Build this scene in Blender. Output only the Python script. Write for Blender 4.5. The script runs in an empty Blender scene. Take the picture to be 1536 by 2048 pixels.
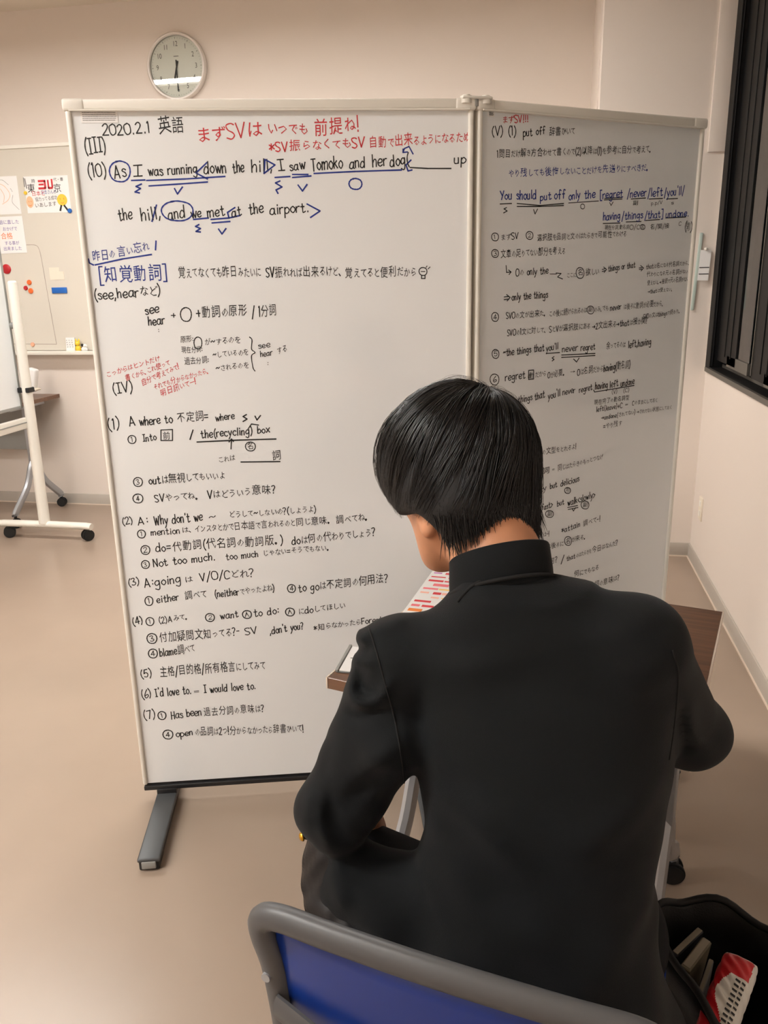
import bpy, bmesh, math, random
import numpy as np
from mathutils import Vector, Matrix
from mathutils.bvhtree import BVHTree
random.seed(7); rng=np.random.default_rng(7)
sc=bpy.context.scene; COL=sc.collection; PI=math.pi
# ---------------------------------------------------------------- camera, world, exposure
CM=[[0.983259, 0.181302, -0.018191], [-0.032906, 0.274869, 0.960918], [-0.179216, 0.944233, -0.276233]]; CAMPOS=(0,0,1.4435)
cd=bpy.data.cameras.new('camera'); cam=bpy.data.objects.new('camera',cd); COL.objects.link(cam)
cd.sensor_fit='VERTICAL'; cd.sensor_height=24; cd.lens=18.88581; cd.clip_start=.02
cam.matrix_world=Matrix(((CM[0][0],CM[1][0],-CM[2][0],0),(CM[0][1],CM[1][1],-CM[2][1],0),(CM[0][2],CM[1][2],-CM[2][2],CAMPOS[2]),(0,0,0,1)))
sc.camera=cam
wd=bpy.data.worlds.new('night'); sc.world=wd; wd.use_nodes=True
wd.node_tree.nodes['Background'].inputs[0].default_value=(.004,.005,.008,1); wd.node_tree.nodes['Background'].inputs[1].default_value=1
sc.view_settings.view_transform='Standard'; sc.view_settings.look='None'; sc.view_settings.gamma=1; sc.view_settings.use_curve_mapping=False
sc.view_settings.exposure=0.07
LAMP=(1.0,.975,.94); LAMP_POWER=64.0
# ceiling luminaires (built by ceiling_light below): centre x, centre y, length, along x
LIGHTS=[(-2.75,3.22,1.25,.8),(-1.15,3.22,1.25,.8),(-3.5,.25,1.25,1.1),(-2.0,.25,1.25,1.1),(-4.0,-1.9,1.25,.6),(-2.5,-1.9,1.25,.5)]
# ---------------------------------------------------------------- helpers
def s2l(c): return tuple(((v/255)/12.92 if v/255<=.04045 else ((v/255+.055)/1.055)**2.4) for v in c)
def mat(name,rgb,rough=.5,metal=0,bump=None,noise=None,spec=.5,emit=None,trans=0,sheen=0,coat=0,aniso=0,srgb=True):
    m=bpy.data.materials.new(name); m.use_nodes=True; nt=m.node_tree; b=nt.nodes['Principled BSDF']
    c=s2l(rgb) if srgb else rgb
    b.inputs['Base Color'].default_value=(*c,1); b.inputs['Roughness'].default_value=rough; b.inputs['Metallic'].default_value=metal
    b.inputs['Specular IOR Level'].default_value=spec; b.inputs['Transmission Weight'].default_value=trans
    b.inputs['Sheen Weight'].default_value=sheen; b.inputs['Coat Weight'].default_value=coat
    if emit: b.inputs['Emission Color'].default_value=(*emit[0],1); b.inputs['Emission Strength'].default_value=emit[1]
    tc=nt.nodes.new('ShaderNodeTexCoord')
    if noise:
        sc_,amt,det=noise; n=nt.nodes.new('ShaderNodeTexNoise'); n.inputs['Scale'].default_value=sc_; n.inputs['Detail'].default_value=det
        nt.links.new(tc.outputs['Object'],n.inputs['Vector'])
        r=nt.nodes.new('ShaderNodeValToRGB'); r.color_ramp.elements[0].position=.3; r.color_ramp.elements[1].position=.7
        r.color_ramp.elements[0].color=(*[v*(1-amt) for v in c],1); r.color_ramp.elements[1].color=(*[min(1,v*(1+amt)) for v in c],1)
        nt.links.new(n.outputs['Fac'],r.inputs['Fac']); nt.links.new(r.outputs['Color'],b.inputs['Base Color'])
    if bump:
        sc_,st=bump; n=nt.nodes.new('ShaderNodeTexNoise'); n.inputs['Scale'].default_value=sc_; n.inputs['Detail'].default_value=3
        nt.links.new(tc.outputs['Object'],n.inputs['Vector']); bp=nt.nodes.new('ShaderNodeBump'); bp.inputs['Strength'].default_value=st; bp.inputs['Distance'].default_value=.003
        nt.links.new(n.outputs['Fac'],bp.inputs['Height']); nt.links.new(bp.outputs['Normal'],b.inputs['Normal'])
    return m
def wood(name,c1,c2,rough=.35):
    m=mat(name,c1,rough); nt=m.node_tree; b=nt.nodes['Principled BSDF']; tc=nt.nodes.new('ShaderNodeTexCoord'); mp=nt.nodes.new('ShaderNodeMapping')
    mp.inputs['Scale'].default_value=(3,60,60); w=nt.nodes.new('ShaderNodeTexNoise'); w.inputs['Scale'].default_value=1.5; w.inputs['Detail'].default_value=6
    r=nt.nodes.new('ShaderNodeValToRGB'); r.color_ramp.elements[0].position=.35; r.color_ramp.elements[1].position=.65
    r.color_ramp.elements[0].color=(*s2l(c1),1); r.color_ramp.elements[1].color=(*s2l(c2),1)
    nt.links.new(tc.outputs['Object'],mp.inputs['Vector']); nt.links.new(mp.outputs['Vector'],w.inputs['Vector']); nt.links.new(w.outputs['Fac'],r.inputs['Fac']); nt.links.new(r.outputs['Color'],b.inputs['Base Color'])
    return m
def link(name,me,m=None,parent=None,smooth=False):
    o=bpy.data.objects.new(name,me); COL.objects.link(o)
    if m:
        for q in (m if isinstance(m,list) else [m]): me.materials.append(q)
    if parent: o.parent=parent
    if smooth: me.polygons.foreach_set('use_smooth',[True]*len(me.polygons))
    return o
def obj(name,bm,m=None,parent=None,smooth=False,auto=None):
    me=bpy.data.meshes.new(name); bm.normal_update(); bm.to_mesh(me); bm.free()
    o=link(name,me,m,parent,smooth)
    if auto is not None: me.polygons.foreach_set('use_smooth',[True]*len(me.polygons)); me.set_sharp_from_angle(angle=math.radians(auto))
    return o
def empty(name,label,cat,loc=(0,0,0),rz=0,group=None):
    o=bpy.data.objects.new(name,None); COL.objects.link(o); o.location=loc; o.rotation_euler.z=rz; o.empty_display_size=.1
    return tag(o,label,cat,group)
def tag(o,label,cat,group=None):
    o['label']=label; o['category']=cat
    if group: o['group']=group
    return o
def struct(o): o['kind']='structure'; return o
def box(bm,c,s,R=None,bev=0,seg=2):
    """box centred c, full size s, optional rotation matrix"""
    M=Matrix.Translation(c)@(R.to_4x4() if R is not None else Matrix())@Matrix.Diagonal((*s,1))
    r=bmesh.ops.create_cube(bm,size=1,matrix=M)
    if bev>0:
        es=set(e for v in r['verts'] for e in v.link_edges)
        bmesh.ops.bevel(bm,geom=list(es),offset=bev,segments=seg,affect='EDGES',profile=.5)
    return bm
def B(c,s,R=None,bev=0,seg=2): return box(bmesh.new(),c,s,R,bev,seg)
def cyl(bm,p,q,r1,r2=None,n=20,cap=True):
    p=Vector(p);q=Vector(q);d=q-p; M=Matrix.Translation((p+q)/2)@d.to_track_quat('Z','Y').to_matrix().to_4x4()
    bmesh.ops.create_cone(bm,cap_ends=cap,segments=n,radius1=r1,radius2=r1 if r2 is None else r2,depth=d.length,matrix=M); return bm
def catmull(P,n=6,closed=False):
    P=[np.array(p,float) for p in P]
    if len(P)<3: return P
    Q=[P[-1]]+P+[P[0],P[1]] if closed else [2*P[0]-P[1]]+P+[2*P[-1]-P[-2]]
    out=[]
    for i in range(1,len(Q)-2):
        a,b,c,d=Q[i-1:i+3]
        for k in range(n):
            t=k/n; out.append(.5*((2*b)+(c-a)*t+(2*a-5*b+4*c-d)*t*t+(3*b-a-3*c+d)*t**3))
    if not closed: out.append(P[-1])
    return out
def tube(bm,pts,ra,rb=None,n=12,closed=False,up=(0,0,1),cap=True):
    """sweep an ellipse (ra sideways, rb along up) along pts; ra may be a list"""
    P=[Vector(p) for p in pts]; N=len(P); rings=[]
    for i in range(N):
        if closed: t=P[(i+1)%N]-P[i-1]
        else: t=P[min(i+1,N-1)]-P[max(i-1,0)]
        t.normalize(); s=t.cross(Vector(up))
        if s.length<1e-3: s=t.cross(Vector((1,0,0)))
        s.normalize(); w=s.cross(t).normalized()
        a=ra[i] if isinstance(ra,(list,tuple)) else ra; b=(rb[i] if isinstance(rb,(list,tuple)) else rb) if rb is not None else a
        rings.append([bm.verts.new(P[i]+s*math.cos(2*PI*k/n)*a+w*math.sin(2*PI*k/n)*b) for k in range(n)])
    for i in range(N if closed else N-1):
        A_=rings[i];B_=rings[(i+1)%N]
        for k in range(n): bm.faces.new((A_[k],A_[(k+1)%n],B_[(k+1)%n],B_[k]))
    if cap and not closed: bm.faces.new(rings[0][::-1]); bm.faces.new(rings[-1])
    return bm
def prism(bm,poly,z0,z1,M=None):
    a=[bm.verts.new((x,y,z0)) for x,y in poly]; b=[bm.verts.new((x,y,z1)) for x,y in poly]; n=len(poly)
    bm.faces.new(a[::-1]); bm.faces.new(b)
    for i in range(n): bm.faces.new((a[i],a[(i+1)%n],b[(i+1)%n],b[i]))
    if M is not None: bmesh.ops.transform(bm,matrix=M,verts=a+b)
    return bm
def RZ(a): return Matrix.Rotation(a,3,'Z')
# ---------------------------------------------------------------- materials
M={}
M['wall']=mat('wall_paint',(226,215,205),.75,bump=(220,.05))
M['ceil']=mat('ceiling_board',(225,215,200),.85,bump=(90,.1))
M['floor']=mat('vinyl_floor',(157,139,123),.28,noise=(2.2,.05,3),bump=(14,.05),spec=.45)
M['base']=mat('baseboard_vinyl',(186,178,168),.45)
M['dark']=mat('black_window_metal',(13,13,14),.55,spec=.2)
M['greymetal']=mat('grey_window_metal',(92,88,82),.45,metal=.3)
M['white']=mat('white_painted_steel',(236,232,222),.3,spec=.5)
M['board']=mat('whiteboard_enamel',(240,243,244),.12,spec=.6,coat=.2)
M['panelback']=mat('frosted_resin',(205,205,196),.4)
M['blackp']=mat('black_plastic',(22,22,24),.45)
M['foot']=mat('dark_grey_steel',(74,76,78),.4,metal=.2)
M['greyp']=mat('grey_plastic',(150,150,146),.5)
M['ink_k']=mat('black_marker_ink',(30,30,30),.6); M['ink_b']=mat('blue_marker_ink',(28,52,140),.6); M['ink_r']=mat('red_marker_ink',(205,50,58),.6)
M['ink_p']=mat('purple_pen',(110,90,160),.6); M['ink_o']=mat('orange_pen',(240,120,50),.6); M['ink_g']=mat('grey_print',(120,118,114),.6)
M['paper']=mat('white_paper',(240,238,236),.7)
M['paperw']=mat('cream_paper',(232,222,205),.7)
M['bagpage']=mat('grey_beige_pages',(140,132,116),.7)  # darker grey-beige tone for the page blocks inside the bag
M['wood']=wood('walnut_laminate',(98,70,54),(122,88,66),.32)
M['woodedge']=mat('white_edge_band',(222,205,188),.5)
M['silver']=mat('silver_paint',(170,172,176),.35,metal=.5)
M['rubber']=mat('black_rubber',(18,18,18),.6)
M['blue']=mat('blue_plastic',(16,46,122),.3,spec=.5,noise=(3,.15,2))
M['chairgrey']=mat('grey_chair_plastic',(78,78,79),.42)
M['gold']=mat('gold_button',(220,170,60),.25,metal=1)
M['skin']=mat('skin',(205,146,110),.5,noise=(30,.05,3),bump=(300,.06)); M['skin'].node_tree.nodes['Principled BSDF'].inputs['Subsurface Weight'].default_value=.08
M['skin'].node_tree.nodes['Principled BSDF'].inputs['Subsurface Radius'].default_value=(.01,.004,.002)
M['lip']=mat('lips',(186,116,96),.45); M['eye']=mat('eye_white',(230,226,220),.2); M['iris']=mat('dark_iris',(25,16,12),.15)
M['hair']=mat('black_hair',(10,10,11),.30,spec=.6)
M['haircap']=mat('black_hair_base',(7,7,8),.6)
M['wool']=mat('black_uniform_wool',(15,18,20),.8,bump=(900,.2),noise=(9,.10,3),sheen=.06,spec=.16)
M['trouser']=mat('black_trousers',(16,17,19),.8,bump=(700,.2),spec=.16)
M['lining']=mat('black_satin_lining',(18,18,21),.4,spec=.4)
M['seam']=mat('seam_shadow',(8,8,9),.9)
M['shoe']=mat('white_canvas_shoe',(215,212,205),.6)
# ---------------------------------------------------------------- room
XL,XR,YB,YC,YF,CZ=-5.2,.836,4.886,4.29,-3.0,3.003
struct(obj('floor',B(((XL+XR)/2,(YB+YF)/2,-.05),(XR-XL+.4,YB-YF+.4,.1)),M['floor']))
struct(obj('ceiling',B(((XL+XR)/2,(YB+YF)/2,CZ+.05),(XR-XL+.4,YB-YF+.4,.1)),M['ceil']))
struct(obj('wall_back',B(((XL+XR)/2,YB+.1,CZ/2),(XR-XL+.4,.2,CZ)),M['wall']))
struct(obj('wall_left',B((XL-.1,(YB+YF)/2,CZ/2),(.2,YB-YF,CZ)),M['wall']))
struct(obj('wall_front',B(((XL+XR)/2,YF-.1,CZ/2),(XR-XL+.4,.2,CZ)),M['wall']))
# column in the corner: bevelled edge
cb=B(((.243+XR+.1)/2,(YC+YB)/2,CZ/2),(XR+.1-.243,YB-YC,CZ),bev=0)
es=[e for e in cb.edges if abs(e.verts[0].co.x-.243)<1e-3 and abs(e.verts[1].co.x-.243)<1e-3 and abs(e.verts[0].co.y-YC)<1e-3 and abs(e.verts[1].co.y-YC)<1e-3]
bmesh.ops.bevel(cb,geom=es,offset=.012,segments=3,affect='EDGES')
struct(obj('trim_1',cb,M['wall'],auto=30))
# raised strip on the column beside the window
struct(obj('trim_2',B((.795,YC-.006,CZ/2+.99),(.08,.014,CZ-2.0),bev=.004),M['wall'],auto=30))
# right wall with window opening y 1.2..4.27, z .985..2.75
WY0,WY1,WZ0,WZ1=1.0,4.272,.985,2.8
rw=bmesh.new()
box(rw,(XR+.15,(YF+YB)/2,WZ0/2),(.3,YB-YF,WZ0)); box(rw,(XR+.15,(YF+YB)/2,(WZ1+CZ)/2),(.3,YB-YF,CZ-WZ1))
box(rw,(XR+.15,(YF+WY0)/2,(WZ0+WZ1)/2),(.3,WY0-YF,WZ1-WZ0)); box(rw,(XR+.15,(WY1+YB)/2,(WZ0+WZ1)/2),(.3,YB-WY1,WZ1-WZ0))
struct(obj('wall_right',rw,M['wall']))
BH=.075
def baseb(name,c,s):
    o=struct(obj(name,B(c,s,bev=.003),M['base'],auto=30)); return o
baseb('baseboard_back',((XL+.243)/2,YB-.004,BH/2),(.243-XL,.008,BH))
baseb('baseboard_column',((.243+XR)/2,YC-.004,BH/2),(XR-.235,.008,BH))
baseb('baseboard_column_side',(.239,(YC+YB)/2,BH/2),(.008,YB-YC,BH))
baseb('baseboard_right',(XR-.004,(YF+YC)/2,BH/2),(.008,YC-YF-.01,BH))
baseb('baseboard_left',(XL+.004,(YF+YB)/2,BH/2),(.008,YB-YF-.02,BH))
for nm,c,s in (('trim_3',((XL+.243)/2,YB-.005,.003),(.243-XL,.012,.006)),('trim_4',((.243+XR)/2,YC-.009,.003),(XR-.243,.004,.006)),('trim_5',(XR-.01,(YF+YC)/2,.003),(.006,YC-YF-.02,.006))):
    struct(obj(nm,B(c,s),M['woodedge']))
# window
w=bpy.data.objects.new('window_1',None); COL.objects.link(w); struct(w); w.location=(XR,(WY0+WY1)/2,WZ0)
def wp(name,c,s,m,bev=.0015):
    o=obj(name,B(Vector(c)-w.location,s,bev=bev,seg=1),m,w); return o
wyc=(WY0+WY1)/2; wl=WY1-WY0
wp('window_frame',(XR+.07,WY1-.05,(WZ0+WZ1)/2),(.156,.10,WZ1-WZ0),M['dark'])
for dx in (.004,): wp('window_channel',(XR+dx,WY1-.102,(WZ0+WZ1)/2),(.006,.006,WZ1-WZ0-.06),M['dark'])
wp('window_frame',(XR+.07,WY0+.03,(WZ0+WZ1)/2),(.156,.06,WZ1-WZ0),M['dark'])
wp('window_frame',(XR+.07,wyc,WZ0+.012),(.156,wl-.121,.024),M['dark'])
wp('window_frame',(XR+.07,wyc,WZ1-.03),(.156,wl-.121,.06),M['dark'])
wp('window_lip',(XR-.004,wyc,WZ0+.006),(.012,wl,.022),M['greymetal'])
wp('window_track',(XR+.055,wyc,WZ0+.032),(.008,wl-.14,.016),M['greymetal'])
wp('window_track',(XR+.085,wyc,WZ0+.032),(.008,wl-.14,.016),M['greymetal'])
glass=bpy.data.materials.new('night_glass'); glass.use_nodes=True; nt=glass.node_tree; nt.nodes.clear()
go=nt.nodes.new('ShaderNodeOutputMaterial'); gm=nt.nodes.new('ShaderNodeMixShader'); gt=nt.nodes.new('ShaderNodeBsdfTransparent'); gg=nt.nodes.new('ShaderNodeBsdfGlossy'); gf=nt.nodes.new('ShaderNodeFresnel')
gt.inputs[0].default_value=(.85,.88,.87,1); gg.inputs['Roughness'].default_value=.01; gf.inputs[0].default_value=2.1
for a,b_ in ((gf.outputs[0],gm.inputs[0]),(gt.outputs[0],gm.inputs[1]),(gg.outputs[0],gm.inputs[2]),(gm.outputs[0],go.inputs[0])): nt.links.new(a,b_)
def sash(y0,y1,x,st0,st1):
    s=bpy.data.objects.new('sash',None); COL.objects.link(s); s.parent=w; s.location=(x-XR,0,0)
    def sp(nm,cy,cz,sy,sz,m=M['dark'],dx=0,sx=.017): return obj(nm,B((dx,cy-wyc,cz-WZ0),(sx,sy,sz),bev=.0012,seg=1),m,s)
    sp('stile',y1-st1/2,(WZ0+WZ1)/2,st1,WZ1-WZ0-.12); sp('stile',y0+st0/2,(WZ0+WZ1)/2,st0,WZ1-WZ0-.12)
    sp('rail',(y0+y1)/2,WZ0+.075,y1-y0-st0-st1,.05,M['greymetal']); sp('rail',(y0+y1)/2,WZ1-.09,y1-y0-st0-st1,.05)
    sp('glass_pane',(y0+y1)/2,(WZ0+WZ1)/2,y1-y0-st0-st1,WZ1-WZ0-.2,glass,0,.005)
    sp('stile_groove',y1-st1*.45,(WZ0+WZ1)/2,.006,WZ1-WZ0-.18,M['dark'],-.010,.004); sp('stile_groove',y1-st1*.75,(WZ0+WZ1)/2,.006,WZ1-WZ0-.18,M['dark'],-.010,.004)
    return s
sash(3.36,4.17,XR+.030,.05,.38)
q=sash(1.08,3.42,XR+.010,.08,.30)
obj('stile_edge',B((-.010,3.42-.003-wyc,(WZ0+WZ1)/2-WZ0),(.004,.008,WZ1-WZ0-.14)),M['greymetal'],q)
# dark outer wall of the neighbouring building
struct(obj('wall_outside',B((3.6,2.5,1.5),(.1,9,6)),mat('dark_outside',(14,14,16),.9)))
# power outlet
t=empty('wall_outlet','small cream wall outlet plate low on the right wall under the window','outlet',(XR-.003,4.09,.32))
obj('plate',B((0,0,0),(.008,.07,.115),bev=.002),M['paperw'],t,auto=30)
for dz in (-.025,.025): obj('socket',B((-.005,0,dz),(.004,.03,.026),bev=.001),M['white'],t)
# ceiling lights
emis=mat('lamp_diffuser',(255,250,240),.5,emit=(LAMP,LAMP_POWER))
hous=mat('lamp_housing',(235,232,225),.4)
LN=['right one of the pair nearest the back wall','left one of the pair nearest the back wall','left one above the middle of the room','right one above the middle of the room','left one behind the camera','right one behind the camera']
for i,(lx,ly,ll,pw) in enumerate(LIGHTS):
    t=empty('ceiling_light','long white ceiling luminaire out of frame, '+LN[i],'ceiling light',(lx,ly,CZ),0,'ceiling luminaires')
    bm=bmesh.new(); box(bm,(0,.125,-.035),(ll+.06,.02,.07)); box(bm,(0,-.125,-.035),(ll+.06,.02,.07)); box(bm,(ll/2+.02,0,-.035),(.02,.23,.07)); box(bm,(-ll/2-.02,0,-.035),(.02,.23,.07)); box(bm,(0,0,-.006),(ll+.02,.23,.01))
    obj('housing',bm,hous,t)
    em=emis if pw==1 else mat('lamp_diffuser',(255,250,240),.5,emit=(LAMP,LAMP_POWER*pw))
    obj('diffuser',B((0,0,-.050),(ll,.225,.012),bev=.003),em,t)
# ceiling joint line
struct(obj('trim_6',B(((XL+XR)/2,YB-.32,CZ-.002),(XR-XL,.01,.004)),M['greyp']))
# ---------------------------------------------------------------- pen lettering
GS={'a':'6:5J3K1J0H0F2E4F5I 5K5F6E','b':'5:0O0E 0H2K4J5H4F2E0F','c':'5:5J3K1J0H1F3E5F','d':'6:5O5E 5I3K1J0H0F2E4F5H','e':'5:0H3H5I4K2K0I0G2E5F','f':'5:5N3O2M2E 0J4J',
'g':'6:5J3K1J0H1F3F5H 5K5D4A2A0B','h':'5:0O0E 0H2K4J4E','i':'2:1K1E 1M1N','j':'3:2K2B0A 2M2N','k':'5:0O0E 4K0H 1I5E','l':'2:1O1E','m':'8:0K0E 0I2K3I3E 3I5K7J7E','n':'5:0K0E 0I2K4J4E',
'o':'5:3K1J0H1F3E5G5I3K','p':'5:0K0A 0I2K4J5H4F2E0F','q':'6:5J3K1J0H1F3F5H 5K5A','r':'4:0K0E 0I2K4K','s':'4:4J2K0J1I3H4F2E0F','t':'5:2N2F3E5F 0K4K','u':'5:0K0F2E4F4K 4K4E','v':'5:0K2E 2E5K','w':'7:0K2E 2E3J 3J5E 5E7K',
'x':'5:0K5E 5K0E','y':'5:0K2F 5K2D0A','z':'5:0K5K 5K0E 0E5E','I':'4:2O2E 0O4O 0E4E','A':'7:0E3O 3O6E 1H5H','T':'6:3O3E 0O6O','S':'5:5N3O0N1K4I5G3E0F','V':'6:0O3E 3E6O','W':'9:0O2E 2E4M 4M6E 6E8O','N':'6:0E0O 0O5E 5E5O',
'O':'7:3O1N0J1F3E6F7J6N3O','H':'6:0O0E 5O5E 0J5J','C':'6:6M4O1N0J1F3E6F','Y':'6:0O3J 6O2E','F':'5:0O0E 0O5O 0J4J','U':'6:0O0G3E6G6O','K':'6:0O0E 5O0I 1J5E','E':'5:0O0E 0O5O 0J4J 0E5E','M':'8:0E0O 0O4G 4G7O 7O7E','P':'5:0O0E 0O4O5L3J0I',
'0':'5:3O0M0H2E5G5M3O','1':'2:0N1O1E','2':'5:0M2O4N4K0E 0E5E','3':'5:0N3O4M2J 2J5H3E0F','4':'6:4E4O 4O0H 0H6H','5':'5:5O1O 1O0J 0J3K5H3E0F','6':'5:4O1K0G2E5G4I1H','7':'5:0O5O 5O2E','8':'5:4N2O1M4H2E0G4M','9':'5:5M3O0M2J5L 5N4E',
'.':'2:1E1F','。':'6:1E0F1G2F1E','、':'5:0G2E',',':'2:1F0C','(':'3:3P1L1G3C',')':'3:0P2L2G0C','[':'3:3P0P 0P0C 0C3C',']':'3:0P3P 3P3C 3C0C','/':'4:4P0C',':':'2:1G1H 1K1L','=':'6:0H5H 0K5K','+':'6:0I5I 3L3F','-':'5:0J4J','~':'6:0I2K4I6K',
'*':'5:2M2G 0L5H 5L0H','?':'5:0N2O4N4L2I2H 2F2E','!':'2:1P1H 1F1E',"'":'2:1P1N','<':'5:5L0I 0I5E','>':'5:0L5I 5I0E',' ':'4:','→':'8:0I7I 5K7I 7I5G'}
GLY={}
for k_,v_ in GS.items():
    w_,st=v_.split(':'); GLY[k_]=(float(w_)+1.6,[[(float(s[i]),float(ord(s[i+1])-69)) for i in range(0,len(s),2)] for s in st.split()])
CJK={}
def cjk(ch):
    """outline of one character of the built-in font as verts/faces in em units"""
    if ch in CJK: return CJK[ch]
    cu=bpy.data.curves.new('g','FONT'); cu.body=ch; cu.size=1; cu.resolution_u=1; cu.fill_mode='FRONT'; cu.offset=.003
    o=bpy.data.objects.new('g',cu); COL.objects.link(o); dg=bpy.context.evaluated_depsgraph_get(); me=o.evaluated_get(dg).to_mesh()
    v=np.array([x.co[:2] for x in me.vertices]).reshape(-1,2); f=[tuple(p.vertices) for p in me.polygons]
    if len(v):
        h=v[:,1].max()-v[:,1].min()
    o.evaluated_get(dg).to_mesh_clear(); bpy.data.objects.remove(o); bpy.data.curves.remove(cu)
    CJK[ch]=(v,f); return CJK[ch]
def is_kana(ch): return 0x3040<=ord(ch)<=0x30ff
def ribbon(V,F_,pts,w):
    P=np.array(pts); n=len(P)
    if n<2: return
    T=np.gradient(P,axis=0); L=np.linalg.norm(T,axis=1)+1e-9; T/=L[:,None]; Nn=np.stack([-T[:,1],T[:,0]],1)
    w_=np.full(n,w/2)*(1+.12*np.sin(np.arange(n)*1.3)); P=P.copy(); P[0]-=T[0]*w*.35; P[-1]+=T[-1]*w*.35
    b=len(V)
    for i in range(n):
        V.append(tuple(P[i]+Nn[i]*w_[i])); V.append(tuple(P[i]-Nn[i]*w_[i]))
    for i in range(n-1): F_.append((b+2*i,b+2*i+1,b+2*i+3,b+2*i+2))
def letter(text,x1,y1,x2,y2,h,pen):
    """returns 2D verts, faces of handwriting running from (x1,y1) to (x2,y2), cap height h"""
    u=h/10; items=[]; x=0
    for ch in text:
        if ch in GLY: g=GLY[ch]; items.append((ch,x)); x+=g[0]
        else:
            wd_=10.4 if is_kana(ch) else 13.4
            items.append((ch,x)); x+=wd_
    last=text[-1]; tot=max(x-1.4,1); L=math.hypot(x2-x1,y2-y1); sx=L/tot; sy=u; ang=math.atan2(y2-y1,x2-x1)
    V=[];F_=[]
    for ch,x0 in items:
        jy=random.uniform(-.5,.5); rot=random.uniform(-.05,.05); js=random.uniform(.93,1.05)
        if ch in GLY:
            for st in GLY[ch][1]:
                pts=[((x0+.4+a*js+rot*b)*sx,(b*js+jy)*sy) for a,b in st]
                if len(pts)>2: pts=[tuple(p) for p in catmull(pts,4)]
                ribbon(V,F_,pts,pen)
        else:
            v,f=cjk(ch)
            if len(v)==0: continue
            k=(10.8 if is_kana(ch) else 12.8)*js; b=len(V); c,s=math.cos(rot),math.sin(rot)
            for a,d in v: V.append(((x0+(a*c-d*s)*k)*sx*1.0,((a*s+d*c)*k+jy+.6)*sy*1.04))
            F_+= [tuple(b+i for i in q) for q in f]
    c,s=math.cos(ang),math.sin(ang)
    V=[(x1+a*c-b*s*.35,y1+a*s+b*c) for a,b in V]
    return V,F_
def write(parent,table,pen_k=.0027,off=.0004):
    nm={'k':'black marker handwriting','b':'blue marker handwriting','r':'red marker handwriting'}
    for it in table:
        V=[];F_=[]
        if it[0]=='T':
            x1,y1,x2,y2,h=it[2]; pen=min(pen_k,h*.13)*(1.1 if it[1]=='b' else 1)
            V,F_=letter(it[3],x1,y1,x2,y2,h,pen); name='handwriting'
        else:
            p=it[3]; pts=[(p[i],p[i+1]) for i in range(0,len(p),2)]
            pts=[tuple(q) for q in (catmull(pts,5) if len(pts)>5 else pts)]
            if len(pts)<=5:
                for a,b in zip(pts[:-1],pts[1:]): ribbon(V,F_,[a,b],it[2])
            else: ribbon(V,F_,pts,it[2])
            name='marker_stroke'
        me=bpy.data.meshes.new(name); me.from_pydata([(a,-off,b) for a,b in V],[],F_); me.update()
        o=link(name,me,M['ink_'+it[1]],parent)
        if it[1]!='k': o['label']=nm[it[1]]
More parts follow.
